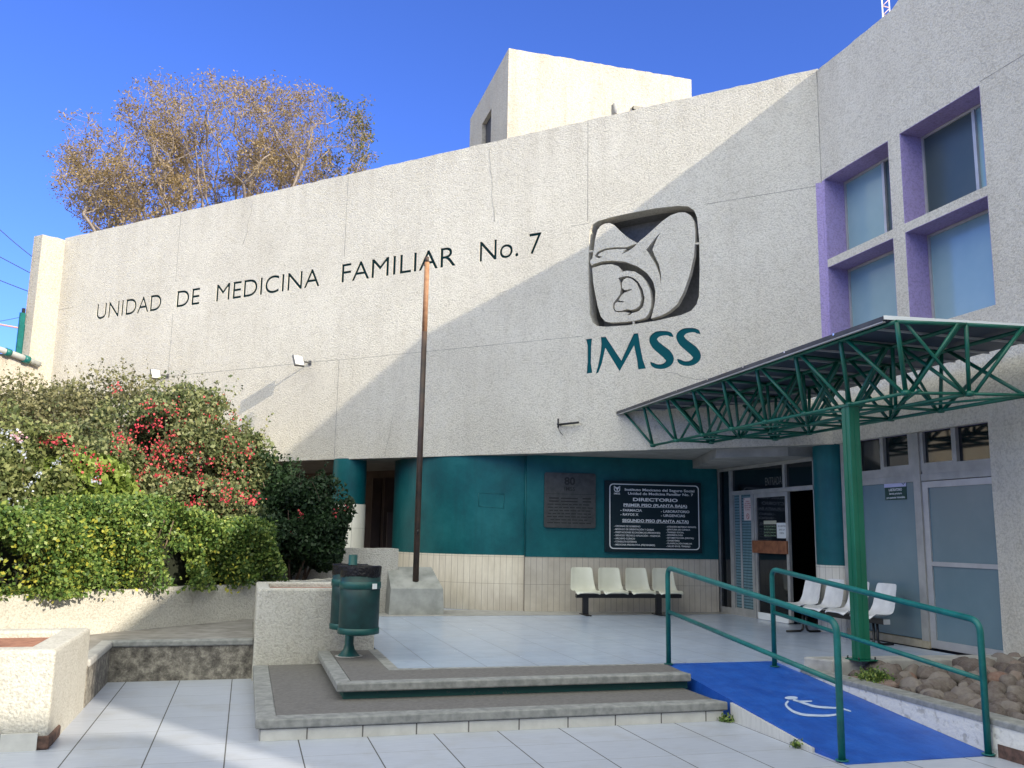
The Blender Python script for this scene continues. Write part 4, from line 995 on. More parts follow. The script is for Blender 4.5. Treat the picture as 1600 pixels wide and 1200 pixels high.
g = MB(); A = Vector((rx0-.004, ryn(rx0)-.008, zr_(0, 7.24)-.024)); Bq = Vector((rx1, ryn(rx1)-.008, zr_(0, 7.12)-.024)); g.obox(A, Bq-A, Vector((0, .005, 0)), Vector((0, 0, .040))); g.build('front_trim', M['white'], cn)
g = MB(); A = Vector((rx0-.010, ryn(rx0), zr_(0, 7.24)-.036)); Bq = Vector((rx0-.010, wy(rx0), zr_(0, wy(rx0))-.036)); g.obox(A, Bq-A, Vector((.007, 0, 0)), Vector((0, 0, .045))); g.build('side_trim', M['roof_sheet'], cn)
g = MB(); A = Vector((rx0-.006, ryn(rx0)+.01, zr_(0, 7.24)-.052)); Bq = Vector((rx0-.006, wy(rx0), zr_(0, wy(rx0))-.050)); g.obox(A, Bq-A, Vector((.03, 0, 0)), Vector((0, 0, .014))); g.build('lower_trim', M['alu_grey'], cn)
for k in range(13):
    y = 7.60+k*.52; x1_ = min(rx1-.02, wy(0)-y-.05)
    if x1_ > rx0+.2:
        g = MB(); z = zr_(0, y); g.box(rx0+.03, x1_, y, y+.025, z-.030, z-.008); g.build('purlin', M['purlin'], cn)
for k in range(7):
    y = 8.0+k*.92; g = MB(); g.box(rx0-.020, rx0-.0105, y, y+.03, zr_(0, y)-.012, zr_(0, y)+.012); g.build('trim_screw', M['chrome'], cn)
g = MB(); px_, py_ = 6.27, 8.31
w = .068
g.prism([(px_-w, py_-w), (px_+w, py_-w), (px_+w, py_+w), (px_-w, py_+w)], .427, ZL-.02); post = g.build('post', M['post'], cn, .010)
g = MB()
for a, b in ((-w-.004, -w), ): g.box(px_-.008, px_+.008, py_-w-.004, py_-w-.001, .43, ZL-.04); g.box(px_-w-.004, px_-w-.001, py_-.008, py_+.008, .43, ZL-.04)
g.build('weld_seam', M['post'], post)
g = MB(); g.box(px_-.12, px_+.12, py_-.11, py_+.11, .416, .427); g.build('base_plate', M['truss'], cn)
g = MB()
for a, b in ((-.10, -.09), (.10, -.09), (-.10, .09), (.10, .09)): g.tube([(px_+a, py_+b, .42), (px_+a, py_+b, .455)], .008, 6)
g.build('anchor_bolts', M['black'], cn)
g = MB(); g.box(px_-.085, px_+.085, py_-.085, py_+.085, ZL-.03, ZL-.018); g.build('cap_plate', M['truss'], cn)

# ================================================================== FLOODLIGHTS
def flood(u, z, label):
    p = FW.P(u, z, 0); t = empty('floodlight', p, label, 'floodlight', 'floodlights on the facade')
    m_ = MB(); m_.tube([p, p+FW.N*.16, p+FW.N*.32+Vector((0, 0, -.01))], .018, 8); m_.build('arm', M['lamp_metal'], t)
    h = p+FW.N*.34; fn = Vector((.35, -.75, .45)).normalized(); side = fn.cross(Vector((0, 0, 1))).normalized()*-1; up = fn.cross(side)*-1
    if up.z < 0: up = -up
    m_ = MB(); m_.obox(h-side*.11-up*.13, side*.22, up*.26, -fn*.05); m_.build('housing', M['lamp_metal'], t, .006)
    m_ = MB(); m_.obox(h-side*.092-up*.112+fn*.002, side*.184, up*.224, fn*.003); m_.build('glass', M['lamp_glass'], t)
    m_ = MB(); m_.obox(p+Vector((0, 0, -.05))-FW.R*.04, FW.R*.08, Vector((0, 0, .10)), FW.N*.012); m_.build('wall_plate', M['lamp_metal'], t)
flood(-10.33, 5.10, 'small floodlight on an arm in the middle of the facade, left of the flagpole')
flood(-14.60, 5.12, 'small floodlight on an arm low on the facade just above the red-flowered shrub')

# ================================================================== SIGNS
fd = empty('directory_board', FD.P(2.38, 2.0, .05), 'dark directory board with white lettering on the teal wall above the cream seats', 'sign')
bx0, bx1, bz0, bz1 = 1.455, 3.285, 1.37, 2.655
SH = FD.N*.06
g = MB(); FD.rect(g, bx0, bx1, bz0, bz1, .012, .075); g.build('board', M['board'], fd, .004)
bw, bh = bx1-bx0, bz1-bz0
def rrect(x0, x1, y0, y1, r, n=6):
    out = []
    for cx, cy, a in ((x1-r, y0+r, -math.pi/2), (x1-r, y1-r, 0), (x0+r, y1-r, math.pi/2), (x0+r, y0+r, math.pi)):
        for k in range(n+1):
            q = a+k/n*math.pi/2; out.append((cx+r*math.cos(q), cy+r*math.sin(q)))
    return out
g = MB(); FD.panel(g, [rrect(bx0+.08, bx1-.045, bz0+.055, bz1-.055, .07), rrect(bx0+.096, bx1-.061, bz0+.071, bz1-.071, .06)], .003, .0785); g.build('border', M['white'], fd)
g = MB(); X0 = bx0+.08; XW = bw-.125; YT = bz1-.055; YH = bh-.11
def dt(s, fx, fy, h, fw=None, al='L', bold=.0):   # fractions of the framed area
    put_text(g, FD, s, X0+fx*XW, YT-fy*YH, h, fw*XW if fw else None, bold=bold, n=.0785, align=al)
dt('Instituto Mexicano del Seguro Social', .56, .105, .043, .78, 'C', .022)
dt('Unidad de Medicina Familiar No. 7', .57, .165, .043, .73, 'C', .022)
dt('DIRECTORIO', .51, .262, .055, .50, 'C', .032)
dt('PRIMER PISO (PLANTA BAJA)', .51, .345, .046, .71, 'C', .032)
dt('- FARMACIA', .12, .425, .042, .24, 'L', .026); dt('- RAYOS X', .12, .49, .042, .20, 'L', .026)
dt('- LABORATORIO', .57, .43, .042, .32, 'L', .026); dt('- URGENCIAS', .57, .495, .042, .27, 'L', .026)
dt('SEGUNDO PISO (PLANTA ALTA)', .51, .585, .048, .74, 'C', .032)
for k, (s, w_) in enumerate((('- OFICINAS DE GOBIERNO', .29), ('- MÓDULO DE ORIENTACIÓN Y QUEJAS', .44), ('- PRESTACIONES ECONÓMICAS (PENSIONES)', .51), ('- SERVICIO TÉCNICO AFILIACIÓN - VIGENCIA', .51), ('- ARCHIVO CLÍNICO', .23), ('- CONSULTA EXTERNA', .25), ('- MEDICINA PREVENTIVA (PREVENIMSS)', .45))):
    dt(s, .05, .665+k*.047, .028, w_, 'L', .018)
for k, (s, w_) in enumerate((('- ATENCIÓN MATERNO INFANTIL', .34), ('- JEFATURA DE CLÍNICA', .27), ('- TRABAJO SOCIAL', .20), ('- EPIDEMIOLOGÍA', .19), ('- ESTOMATOLOGÍA (DENTAL)', .31), ('- DIABETIMSS', .15), ('- PLANIFICACIÓN FAMILIAR', .29), ('- SALUD EN EL TRABAJO', .27))):
    dt(s, .625, .66+k*.0425, .026, w_, 'L', .018)
FD.rect(g, X0+.155*XW, X0+.865*XW, YT-.352*YH-.006, YT-.352*YH, .078, .0795)
FD.rect(g, X0+.14*XW, X0+.88*XW, YT-.592*YH-.006, YT-.592*YH, .078, .0795)
# small emblem: shield with eagle notch, and initials
ex, ey, es = X0+.05*XW, YT-.035*YH-.115, .115
for sh in ([(0, 1), (0, .35), (.15, .1), (.5, 0), (.85, .1), (1, .35), (1, 1), (.9, .97), (.88, .42), (.75, .2), (.5, .12), (.25, .2), (.12, .42), (.1, .97)],
           [(.14, .92), (.5, .72), (.86, .92), (.78, .6), (.64, .5), (.62, .25), (.5, .2), (.40, .3), (.48, .45), (.36, .55), (.22, .6)]):
    FD.panel(g, [[(ex+a*es, ey+b*es) for a, b in sh]], .0025, .0785)
put_text(g, FD, 'IMSS', ex, ey-.04, .030, es, bold=.02, n=.0785)
g.build('lettering', M['white'], fd)
pl = empty('bronze_plaque', FD.P(.8, 2.2, .03), 'dark bronze commemorative plaque left of the directory board', 'plaque')
qx0, qx1, qz0, qz1 = .335, 1.285, 1.785, 2.772
g = MB(); FD.panel(g, [rrect(qx0, qx1, qz0, qz1, .04)], .03, .045); g.build('plate', M['bronze'], pl, .003)
g = MB(); put_text(g, FD, '80', .80, 2.56, .13, .20, bold=.03, n=.047, align='C'); put_text(g, FD, 'IMSS', .80, 2.45, .07, .20, bold=.01, n=.047, align='C')
FD.rect(g, qx0+.02, qx1-.02, 2.385, 2.392, .045, .047)
for k in range(9):
    z = 2.31-k*.055; w_ = random.uniform(.35, .42)
    if k < 2:
        FD.rect(g, .42, .60, z-.01, z+.014, .045, .0465); FD.rect(g, .64+.0*k, .95, z-.01, z+.012, .045, .0465); FD.rect(g, 1.04, 1.20, z-.01, z+.014, .045, .0465)
    else:
        x = .80-w_
        while x < .80+w_-.05:
            l_ = random.uniform(.05, .12); FD.rect(g, x, x+l_, z-.008, z+.010, .045, .0465); x += l_+.02
g.build('relief', M['bronze_dark'], pl)
ls = empty('laboratory_sign', FG.P(1.16, 2.35, 0), 'small green and lilac LABORATORIO sign on the filmed window', 'sign')
g = MB(); FG.rect(g, .955, 1.375, 2.205, 2.375, -.018, -.012); g.build('green_panel', M['sign_green'], ls)
g = MB(); FG.rect(g, .945, 1.375, 2.378, 2.49, -.018, -.010); g.build('lilac_panel', M['lilac'], ls)
g = MB(); put_text(g, FG, 'LABORATORIO', 1.165, 2.325, .034, .26, bold=.02, n=-.011, align='C'); put_text(g, FG, 'Servicio prioritario', 1.165, 2.278, .026, .25, bold=.015, n=-.011, align='C'); put_text(g, FG, 'para pacientes Vulnerables', 1.165, 2.225, .026, .36, bold=.015, n=-.011, align='C')
g.build('lettering', M['white'], ls)
g = MB(); ex, ey, es = 1.30, 2.40, .06
FG.panel(g, [[(ex+a*es, ey+b*es*1.2) for a, b in ((0, 1), (0, .35), (.5, 0), (1, .35), (1, 1), (.9, .95), (.88, .42), (.5, .14), (.12, .42), (.1, .97))]], .002, -.008); g.build('shield_mark', M['sign_green'], ls)
nt_ = empty('smoking_notice', FE.P(.95, 2.1, 0), 'cream notice with red writing and no-smoking symbol on the entrance screen', 'notice')
g = MB(); FE.rect(g, .845, 1.105, 1.965, 2.36, -.016, -.012); g.build('sheet', M['paper_pink'], nt_)
g = MB()
for k, (s, w_) in enumerate((('AVISO', .13), ('NO FUMAR', .19), ('ESPACIO 100%', .21), ('LIBRE DE HUMO', .21), ('DE TABACO', .15))): put_text(g, FE, s, .975, 2.285-k*.036, .020, w_, bold=.02, n=-.011, align='C')
FE.panel(g, [[(.975+.048*math.cos(t), 2.035+.052*math.sin(t)) for t in np.linspace(0, 2*math.pi, 25)[:-1]], [(.975+.036*math.cos(t), 2.035+.040*math.sin(t)) for t in np.linspace(0, 2*math.pi, 25)[:-1]]], .002, -.0105)
FE.panel(g, [[(.948, 2.058), (.954, 2.066), (1.002, 2.014), (.996, 2.006)]], .002, -.0100)
FE.rect(g, .856, .876, 2.33, 2.35, -.012, -.0105); FE.rect(g, 1.074, 1.094, 2.33, 2.35, -.012, -.0105)
g.build('print', M['red_ink'], nt_)
n2 = empty('door_notice', FE.P(1.9, 1.75, 0), 'white paper notice taped to the glass of the entrance door', 'notice')
g = MB(); FE.rect(g, 1.86, 2.155, 1.665, 1.915, -.0215, -.018); g.build('sheet', M['paper'], n2)
g = MB()
for k, (s, w_) in enumerate((('NO AZOTAR', .22), ('JALE LA', .17), ('PUERTA', .13))): put_text(g, FE, s, 2.008, 1.85-k*.058, .026, w_, bold=.01, n=-.0175, align='C')
g.build('print', M['ink'], n2)
n3 = empty('door_decal', FE.P(1.6, 1.8, 0), 'dark decal with a cream header strip and pale green lines on the entrance door glass', 'decal')
g = MB(); FE.rect(g, 1.47, 1.85, 1.895, 1.955, -.0215, -.018); g.build('header_strip', simple('decal_cream', (.45, .44, .33), rough=.6), n3)
g = MB()
for k, s in enumerate(('ES OBLIGATORIO EL', 'USO DE CUBREBOCAS', 'EN ESTA UNIDAD', 'MÉDICA GRACIAS')): put_text(g, FE, s, 1.475, 1.845-k*.05, .024, .36, bold=.015, n=-.0175)
g.build('lettering', simple('decal_green', (.25, .36, .22), rough=.6), n3)

# ================================================================== PLANTS
def quad_cloud(name, C, S, mat, parent=None, elong=1.6, up=.25, fold=True, origin=None):
    """many small leaf blades: C centres (n,3), S sizes (n,)"""
    n = len(C); C = np.asarray(C, float); S = np.asarray(S, float)
    L = np.array(origin if origin is not None else (parent_loc(parent) if parent else (0, 0, 0)), float)
    a = RNG.normal(size=(n, 3)); a[:, 2] += up; a /= np.linalg.norm(a, axis=1)[:, None]
    b = RNG.normal(size=(n, 3)); b -= (b*a).sum(1)[:, None]*a; b /= np.linalg.norm(b, axis=1)[:, None]
    c = np.cross(a, b)
    l = (S*elong/2)[:, None]*a; w = (S/2)[:, None]*b; h = (S*.14)[:, None]*c
    V = np.stack([C-l, C+w+h, C+l, C-w+h], 1).reshape(-1, 3)-L
    me = bpy.data.meshes.new(name); me.vertices.add(4*n); me.vertices.foreach_set('co', V.ravel().astype(np.float32))
    me.loops.add(4*n); me.loops.foreach_set('vertex_index', np.arange(4*n, dtype=np.int32))
    me.polygons.add(n); me.polygons.foreach_set('loop_start', np.arange(0, 4*n, 4, dtype=np.int32))
    try: me.polygons.foreach_set('loop_total', np.full(n, 4, dtype=np.int32))
    except Exception: pass
    me.update(calc_edges=True); me.materials.append(mat)
    o = bpy.data.objects.new(name, me); COL.objects.link(o)
    if parent: o.parent = parent
    elif origin is not None: o.location = L
    return o
def nz(P, s, seed):
    """cheap smooth 3D noise by summed sines"""
    r = np.random.default_rng(seed); v = np.zeros(len(P))
    for k in range(7):
        d = r.normal(size=3)*s; v += np.sin(P@d+r.uniform(0, 6.28))
    return v/3.5
def blob(center, rad, n, seed, shell=.45, cut=.0, ns=2.2, zmin=None):
    """points in an uneven ellipsoid: lumpy outline, clumps and gaps"""
    r = np.random.default_rng(seed); out = []; center = np.array(center); rad = np.array(rad)
    got = 0
    while got < n:
        d = r.normal(size=(n, 3)); d /= np.linalg.norm(d, axis=1)[:, None]
        t = r.uniform(shell, 1, n)**.6
        lump = 1+.22*nz(d*1.0, 2.6, seed+1)+.08*nz(d, 7, seed+2)
        P = center+d*(t*lump)[:, None]*rad
        keep = nz(P, ns*1.7, seed+3) > cut+r.uniform(-.5, .3, n)
        if zmin is not None: keep &= P[:, 2] > zmin
        out.append(P[keep]); got += keep.sum()
    return np.concatenate(out)[:n]
def sprigs(base_pts, n, length, seed, per=16, up=.9):
    """thin shoots sticking out of a crown: returns leaf points along them and stems"""
    r = np.random.default_rng(seed); C = []; stems = []
    for i in range(n):
        p = base_pts[r.integers(len(base_pts))]; d = r.normal(size=3)*.45; d[2] = abs(d[2])+up; d /= np.linalg.norm(d); L = length*r.uniform(.5, 1.2)
        bend = r.normal(size=3)*.25
        pts = [p+d*L*t+bend*L*t*t for t in np.linspace(0, 1, 4)]; stems.append(pts)
        for t in np.linspace(.1, 1, per): C.append(p+d*L*t+bend*L*t*t+r.normal(size=3)*.025)
    return np.array(C), stems
def garden_ok(P, margin=.02):
    d = np.array([GWd.x, GWd.y]); n = np.array([-d[1], d[0]]); q = (P[:, :2]-np.array([GW0.x, GW0.y]))@n
    return (q > margin) | (P[:, 2] > .93)
def behind_ok(P):                                   # keep clear of the facade plane
    return (P[:, 0]+P[:, 1] < CX+CY-.12)
def shrub(name, label, blobs, lmat, size, seed, stems=6, sprig=None, flowers=None, elong=1.6):
    base = np.array(blobs[0][0]); root = empty(name, (base[0], base[1], .82), label, 'shrub')
    P = np.concatenate([blob(c, r, n, seed+i*10, zmin=.78, cut=ct) for i, (c, r, n, ct) in enumerate(blobs)])
    P = P[garden_ok(P) & behind_ok(P)]
    S = RNG.uniform(size*.6, size*1.3, len(P)); stl = []
    if sprig:
        tops = P[P[:, 2] > np.quantile(P[:, 2], sprig[2])]
        Cs, stl = sprigs(tops, sprig[0], sprig[1], seed+77); Cs = Cs[behind_ok(Cs)]
        P = np.concatenate([P, Cs]); S = np.concatenate([S, RNG.uniform(size*.5, size*1.0, len(Cs))])
    S = S*np.where(RNG.uniform(0, 1, len(S)) < .12, 1.5, 1); quad_cloud('foliage', P, S, lmat, root, elong)
    mb = MB(); r = random.Random(seed)
    for k in range(stems):
        c, rd = blobs[k % len(blobs)][:2]; a = r.uniform(0, 6.28)
        p0 = Vector((base[0]+.15*math.cos(a), base[1]+.15*math.sin(a), .75)); p2 = Vector((c[0]+rd[0]*.6*math.cos(a), c[1]+rd[1]*.6*math.sin(a), c[2]+rd[2]*.5))
        mb.tube([p0, (p0+p2)/2+Vector((0, 0, .1)), p2], [.025, .016, .006], 6)
    for s in stl[::2]: mb.tube([Vector(q) for q in s], [.0035, .003, .002, .0015], 4)
    mb.build('stems', M['bark_dark'], root)
    if flowers:
        for (nm, fm, cl, per, fs, spread) in flowers:
            C = []
            for c in cl:
                k = per if isinstance(per, int) else RNG.integers(*per)
                C.append(np.array(c)+RNG.normal(size=(k, 3))*spread)
            C = np.concatenate(C); quad_cloud(nm, C, RNG.uniform(fs*.7, fs*1.3, len(C)), fm, root, 1.15)
    return root
def surf(px, py, blobs, push=.05):
    """where the sight line through a photo point first meets the crown's ellipsoids (real position on the crown)"""
    d = ray(px, py); best = None
    for (c, r, *_) in blobs:
        o = Vector([(CAM[i]-c[i])/r[i] for i in range(3)]); q = Vector([d[i]/r[i] for i in range(3)])
        A = q.dot(q); Bq = o.dot(q); Cq = o.dot(o)-1.0; D = Bq*Bq-A*Cq
        if D > 0:
            t = (-Bq-math.sqrt(D))/A
            if t > 0 and (best is None or t < best): best = t
    if best is None:
        c = blobs[0][0]; best = (Vector(c)-CAM).dot(d)
    p = CAM+d*(best-push); return (p.x, p.y, p.z)
# clipped hedge along the wall (rounded box, lumpy)
hd = GWd; hn = Vector((-GWd.y, GWd.x, 0))
hroot = empty('hedge', GW0+hn*.6+Vector((0, 0, .82)), 'clipped green hedge with yellowing leaves, spilling over the cream garden wall', 'hedge')
n = 104000; s = RNG.uniform(-3.7, 2.9, n); t = RNG.uniform(0, 1, n)
ht = 1.90+.10*np.sin(s*2.1)+.07*np.sin(s*5.3+1)+.06*np.sin(s*11+2)-.10*np.minimum((s-.5)**2, 7.8)*.25+RNG.normal(size=n)*.035
face = RNG.uniform(0, 1, n); w_ = 1.15
nn_ = np.where(face < .62, RNG.uniform(-.16, .22, n), RNG.uniform(0, w_, n)); zz_ = np.where(face < .62, .86+(ht-.86)*t**.9, ht-RNG.uniform(0, .22, n))
nn_ = nn_-.10*np.sin(s*4.1+zz_*3)-.07*np.sin(s*9+zz_*7); nn_ += np.clip((zz_-1.65)*.45, 0, .3)
edge = (.86+.10*np.sin(s*3.3+.5)+.08*np.sin(s*7.7)); keep = (zz_ > edge-.12*(nn_ < 0))
P = np.stack([GW0.x+hd.x*s+hn.x*nn_, GW0.y+hd.y*s+hn.y*nn_, zz_], 1)
gap = nz(P, 3.0, 5)+.55*nz(P, 8, 6); keep &= gap > -.56+RNG.uniform(-.25, .25, n)
keep &= ~((np.abs(s+1.05) < .42) & (zz_ < 1.45+.1*np.sin(s*9)) & (zz_ > 1.0) & (nn_ < .25) & (RNG.uniform(0, 1, n) < .93))
P = P[keep]; quad_cloud('foliage', P, RNG.uniform(.020, .046, len(P)), M['lf_hedge'], hroot, 1.5)
ny = 5200; cl = P[RNG.integers(0, len(P), 26)]; YP = (cl[RNG.integers(0, 26, ny)]+RNG.normal(size=(ny, 3))*np.array([.20, .20, .24]))
qn = (YP[:, :2]-np.array([GW0.x, GW0.y]))@np.array([hn.x, hn.y]); YPs = (YP[:, 0]-GW0.x)*hd.x+(YP[:, 1]-GW0.y)*hd.y; YP = YP[(YP[:, 2] < 1.76-.03*(YPs-.5)**2) & (YPs < 2.3) & ((qn > .0) | (YP[:, 2] > .80)) & (qn > -.24)]
quad_cloud('yellow_leaves', YP, RNG.uniform(.022, .044, len(YP)), leafmat('leaf_yellow', [(.24, .28, .04), (.46, .42, .06)], .5), hroot, 1.5)
mb = MB()
for k in range(26):
    s0 = -2.2+k*.2; p = GW0+hd*s0+hn*.5; q = p+hd*random.uniform(-.2, .2)+hn*random.uniform(-.4, .2)
    mb.tube([(p.x, p.y, .75), (q.x, q.y, 1.75)], [.02, .008], 6)
mb.build('stems', M['bark_dark'], hroot)
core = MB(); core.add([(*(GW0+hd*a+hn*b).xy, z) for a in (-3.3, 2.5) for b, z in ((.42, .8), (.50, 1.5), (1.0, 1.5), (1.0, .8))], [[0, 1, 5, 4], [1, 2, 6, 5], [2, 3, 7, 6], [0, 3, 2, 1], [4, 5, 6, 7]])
core.build('dark_core', simple('hedge_core', (.012, .016, .008), rough=1), hroot)  # solid near-black box filling the inside of the hedge

# red bougainvillea
bb = [(tuple(at_y(270, 712, 15.6)), (1.30, 1.2, 1.02), 26000, -.05), (tuple(at_y(140, 728, 14.4)), (1.05, .8, .60), 11000, -.05), (tuple(at_y(368, 755, 15.6)), (.66, .9, .98), 13000, -.05), (tuple(at_y(250, 790, 14.6)), (1.6, .9, .7), 11000, -.1)]
redpx = [(85, 683), (95, 688), (75, 690), (105, 700), (128, 706), (145, 712), (180, 698), (190, 680), (200, 690), (215, 665), (232, 663), (246, 660), (226, 697), (228, 705), (247, 692), (245, 712), (262, 703), (268, 680), (285, 722), (275, 717), (255, 742), (268, 745), (290, 740), (225, 732), (205, 760), (208, 752), (165, 730), (150, 750), (155, 733), (320, 630), (333, 632), (349, 630), (280, 633), (235, 632), (290, 655), (352, 740), (375, 770), (385, 780), (400, 782), (393, 785), (365, 735), (345, 762), (355, 776), (300, 785), (283, 790), (260, 640), (335, 655), (388, 705), (182, 608), (360, 688), (300, 700), (325, 720), (120, 728), (240, 725), (350, 770), (310, 745)]
red = [surf(x, y, bb, .03) if x > 175 else tuple(at_y(x, y, 13.3)) for x, y in redpx]
shrub('bougainvillea', 'tall shrub covered in small red blooms behind the clipped hedge', bb, M['lf_boug'], .044, 100, 10, (130, .40, .72),
      [('red_blooms', M['fl_red'], red, (8, 30), .034, .055), ('small_blooms', M['fl_red'], [surf(RNG.uniform(190, 400), RNG.uniform(640, 800), bb, .02) for _ in range(90)], (2, 6), .026, .05)])
# blue-white flowered shrub far left
pb_ = [(tuple(at_y(10, 770, 13.4)), (1.05, .8, 1.05), 17000, -.05), (tuple(at_y(-60, 800, 12.9)), (.9, .8, 1.1), 7000, -.05)]
wp = [(5, 680), (15, 675), (22, 690), (5, 787), (12, 795), (28, 797), (0, 870), (60, 744), (92, 724), (36, 706), (10, 828), (45, 760), (75, 786), (0, 700)]
shrub('plumbago', 'loose pale green shrub with white-blue flower heads at the left edge', pb_, M['lf_plumb'], .045, 300, 6, (60, .3, .7), [('white_flowers', M['fl_white'], [surf(x, y, pb_, .05) for x, y in wp], (7, 14), .030, .04), ('pink_flower', M['fl_pink'], [surf(29, 683, pb_, .05)], 26, .035, .035)])
br = [(tuple(at_y(118, 768, 13.7)), (.74, .5, .46), 7500, -.1), (tuple(at_y(185, 800, 13.6)), (.62, .45, .36), 3600, -.1)]
shrub('broadleaf_shrub', 'bright yellow-green broad-leaved shrub between the hedge and the red-flowered shrub', br, M['lf_bright'], .062, 500, 6, (20, .3, .7), [('pale_flowers', M['fl_white'], [surf(x, y, br, .04) for x, y in ((90, 724), (62, 744), (150, 753), (75, 787))], 18, .032, .035)], 2.0)
dr_ = [(tuple(at_y(60, 690, 18.0)), (1.7, 1.1, 1.0), 15000, -.05), (tuple(at_y(190, 688, 17.0)), (1.3, 1.0, 1.0), 13000, -.05), (tuple(at_y(-20, 690, 17.0)), (1.4, 1.1, 1.1), 9000, -.05)]
shrub('wispy_shrub', 'tall wispy olive-brown shrub at the foot of the cream boundary wall', dr_, M['lf_dry'], .040, 700, 8, (330, .42, .5))
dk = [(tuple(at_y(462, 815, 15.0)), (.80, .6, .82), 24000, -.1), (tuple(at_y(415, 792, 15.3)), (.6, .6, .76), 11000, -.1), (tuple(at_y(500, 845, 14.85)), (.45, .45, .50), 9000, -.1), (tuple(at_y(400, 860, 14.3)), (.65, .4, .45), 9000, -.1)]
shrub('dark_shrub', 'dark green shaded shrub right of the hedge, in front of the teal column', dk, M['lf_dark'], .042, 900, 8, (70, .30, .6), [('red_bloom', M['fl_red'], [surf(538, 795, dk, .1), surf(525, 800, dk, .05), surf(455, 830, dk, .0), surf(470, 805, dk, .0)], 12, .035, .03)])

# weeds
def weed(p, label, nleaf=160, r=.07):
    o = quad_cloud('weed', np.array(p)+np.abs(RNG.normal(size=(nleaf, 3)))*np.array([0, 0, r*.7])+RNG.normal(size=(nleaf, 3))*np.array([r, r, .006]), RNG.uniform(.009, .022, nleaf), M['lf_hedge'], None, 2.2, 1.0, origin=p)
    tag(o, label, 'weed')
weed((4.30, 7.66, .01), 'small weed growing at the right end of the lowest step', 130, .03)
weed((4.36, 6.63, .01), 'small weed at the foot of the ramp side', 110, .03)
p = on_z(1370, 1058, .33); weed((p.x, p.y, .30), 'bright green weed tuft among the rocks near the curb', 900, .06)
p = on_z(1322, 1050, .33); weed((6.1, 8.05, .28), 'little weed at the back of the rock bed below the green post', 160, .04)

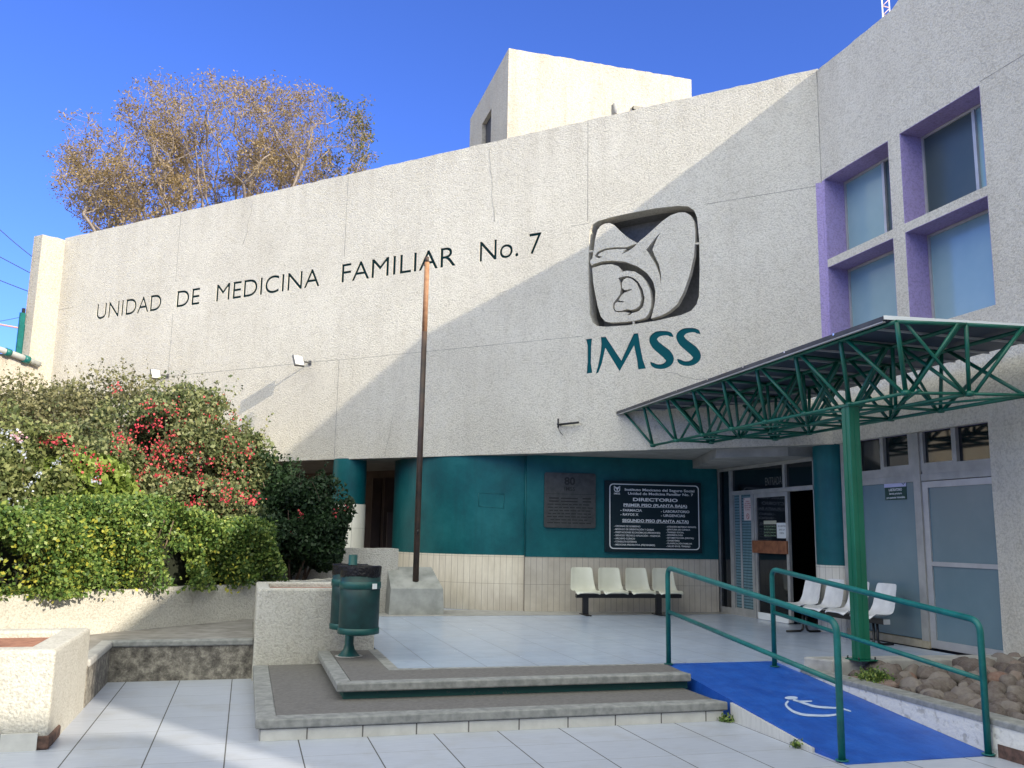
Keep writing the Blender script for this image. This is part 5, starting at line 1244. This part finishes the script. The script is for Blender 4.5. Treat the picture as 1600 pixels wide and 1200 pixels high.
# ---- tree behind the facade
def tree(base, seed):
    root = empty('tree', base, 'large half-bare tree with fine brownish-gold foliage behind the facade', 'tree')
    r = np.random.default_rng(seed); B0 = np.array(base, float); Yt = base[1]
    lobes = [(345, 230, 135, 105), (215, 292, 112, 108), (480, 230, 112, 88), (262, 195, 78, 66), (412, 200, 110, 68), (160, 275, 60, 80)]
    sc = 1400/(Yt*math.cos(PSI)); T = []
    for (px, py, a_, b_2) in lobes:
        c = np.array(at_y(px, py, Yt)); rx, rz = a_/sc, b_2/sc; m_ = int(2.2*a_*b_2/100)
        d = r.normal(size=(m_, 3)); d /= np.linalg.norm(d, axis=1)[:, None]; t = r.uniform(.2, 1, m_)**.5
        T.append(c+d*t[:, None]*np.array([rx, 2.6, rz])*(1+.10*nz(d, 4, 3))[:, None])
    T = np.concatenate(T); T = T[T[:, 2] > 9.0]
    T = T[(T[:, 0]+T[:, 1]) > CX+CY+1.2]
    nodes = [B0, B0+[0, 0, 2.5], B0+[.1, 0, 4.0], B0+[.1, 0, 5.0]]; par = [-1, 0, 1, 2]
    T = T[np.argsort(np.linalg.norm(T-nodes[3], axis=1))]; tip_i = []; tips_r = []
    dep = [0, 2.5, 4.0, 5.0]
    for (px, py) in ((130, 330), (185, 250), (235, 215), (275, 170), (315, 240), (335, 150), (375, 200), (415, 165), (450, 230), (490, 200), (540, 250), (215, 320), (300, 160), (400, 260), (505, 260)):
        e = np.array(at_y(px, py, Yt+r.uniform(-1.6, 1.8))); b_0 = np.array(nodes[3])+r.normal(size=3)*np.array([.25, .25, .2]); L = np.linalg.norm(e-b_0); k = int(L/.5); prev = 3
        ctrl = np.array([b_0[0]*.55+e[0]*.45, b_0[1]*.5+e[1]*.5, b_0[2]*.45+e[2]*.55-.2*abs(e[0]-b_0[0])])
        for i in range(1, k+1):
            t = i/k; q = (1-t)**2*b_0+2*t*(1-t)*ctrl+t*t*e+r.normal(size=3)*.045
            nodes.append(q); par.append(prev); dep.append(4.0+.35*L*t); prev = len(nodes)-1
    for p in T:
        A = np.array(nodes); D = np.linalg.norm(A-p, axis=1)+.10*np.array(dep)+np.where(A[:, 2] > p[2]-.45*np.linalg.norm(A-p, axis=1), 2.0, 0)+np.where(np.arange(len(A)) < 3, 9, 0)
        j = int(np.argmin(D)); st = A[j]; L = np.linalg.norm(p-st); k = max(2, int(L/.45)); prev = j
        side = r.normal(size=3)*.05*L; sag = np.array([0, 0, -.08*L])
        for i in range(1, k+1):
            t = i/k; q = st+(p-st)*t+(side+sag)*math.sin(math.pi*t)+r.normal(size=3)*.02
            nodes.append(q); par.append(prev); dep.append(dep[prev]+L/k); prev = len(nodes)-1
            if t > .35: tips_r.append(prev)
        tip_i.append(prev)
    n = len(nodes); w = np.zeros(n); has = np.zeros(n, int)
    for i in tip_i: w[i] += 1
    for i in range(n-1, 0, -1): w[par[i]] += w[i]
    rad = np.clip(.0062*np.sqrt(np.maximum(w, 1)), .008, .32)
    kids = [[] for _ in range(n)]
    for i in range(1, n): kids[par[i]].append(i)
    mb = MB()
    def chain(i, start):                              # follow the thickest child
        while True:
            pts = [nodes[start]] if start is not None else []; rs = [rad[i]] if start is not None else []
            cur = i; line = [cur]
            while kids[cur]:
                kk = sorted(kids[cur], key=lambda q: -w[q]); line.append(kk[0]); stack.extend((o, cur) for o in kk[1:]); cur = kk[0]
            for q in line: pts.append(nodes[q]); rs.append(rad[q])
            if len(pts) > 1: mb.tube([Vector(map(float, q)) for q in pts], [float(x) for x in rs], 10 if max(rs) > .06 else 4, caps=False)
            return
    stack = [(0, None)]
    while stack:
        i, st = stack.pop(); chain(i, st)
    # fine twigs
    tp = np.array([nodes[i] for i in tips_r]); TW = []
    for p in tp[::1]:
        for _ in range(1):
            d = r.normal(size=3)*np.array([1, 1, .6]); d[2] += .75; d /= np.linalg.norm(d); L = r.uniform(.22, .55); e = p+d*L
            TW.append(e); mb.tube([Vector(map(float, p)), Vector(map(float, (p+e)/2+r.normal(size=3)*.03)), Vector(map(float, e))], [.007, .005, .003], 3, caps=False)
    mb.build('trunk', M['bark'], root)
    TW = np.array(TW)
    pxx = TW[:, 0]; dens = .30+.70*nz(TW, 1.6, 9)
    def spray(P, m_, sp): return (P[:, None, :]+r.normal(size=(len(P), m_, 3))*np.array([sp, sp, sp*.75])).reshape(-1, 3)
    low = TW[:, 2] < np.quantile(TW[:, 2], .42)
    K1 = TW[dens > .12]; K2 = TW[(dens > .0) & low]; isg = (TW[:, 0] > base[0]+2.9) & (dens > .1)
    C1 = np.concatenate([spray(TW, 4, .07), spray(K1, 20, .11), spray(K2, 22, .14)]); G1 = spray(TW[isg], 20, .12)
    quad_cloud('crown', C1, RNG.uniform(.020, .048, len(C1)), M['lf_tree'], root, 2.4, -.2)
    quad_cloud('green_crown', G1, RNG.uniform(.03, .060, len(G1)), M['lf_treeg'], root, 2.4, -.2)
    print('tree', len(C1), len(G1), 'nodes', n); return root
tree((-1.2, 28.0, 0), 11)

# ---- radio mast behind the parapet
mt_ = empty('radio_mast', (10.6, 14.0, 8.5), 'thin red and white lattice radio mast above the parapet of the right wing', 'mast')
a = on_v(1379, 22, (0, 14.0), (1, 14.0)); b = on_v(1390, 20, (0, 14.0), (1, 14.0)); dx = abs(b.x-a.x); ax = a.x
g = MB(); g.tube([(ax, 14, 8.5), (ax, 14, 13.5)], .014, 6); g.tube([(ax+dx, 14, 8.5), (ax+dx, 14, 13.5)], .014, 6); g.tube([(ax+dx/2, 14.1, 8.5), (ax+dx/2, 14.1, 13.5)], .014, 6); g.build('leg_tubes', M['mast_white'], mt_)
g = MB(); z = 8.6
while z < 13.4:
    g.tube([(ax, 14, z), (ax+dx, 14, z)], .010, 5); g.tube([(ax, 14, z), (ax+dx, 14, z+.18)], .009, 5); g.tube([(ax+dx, 14, z), (ax+dx/2, 14.1, z+.1)], .009, 5); z += .20
g.build('lattice', M['mast_red'], mt_)
# ---- overhead wires at left
wires = [((-60, 300), (30, 385), (110, 440), .02, 'wire', 'upper thin dark overhead wire in the sky at the left edge'), ((-60, 370), (20, 412), (110, 460), .02, 'wire', 'second dark overhead wire below the upper one'),
         ((-60, 412), (20, 446), (110, 478), .02, 'wire', 'third dark overhead wire, above the green panel'), ((-60, 510), (10, 500), (110, 478), .012, 'wire', 'faint lower wire rising to the right behind the green panel'),
         ((-60, 497), (0, 507), (110, 528), .045, 'wire_pink', 'pinkish thick cable crossing the sky behind the green panel')]
for a, b, c, r_, mk, lb in wires:
    A, Bq, Cq = at_y(*a, 46), at_y(*b, 46), at_y(*c, 46)
    pts = [(1-t)**2*A+2*t*(1-t)*(2*Bq-(A+Cq)/2)+t*t*Cq for t in np.linspace(0, 1, 14)]
    g = MB(); g.tube(pts, r_, 6); tag(g.build('overhead_wire', M[mk]), lb, 'wire', 'overhead wires')
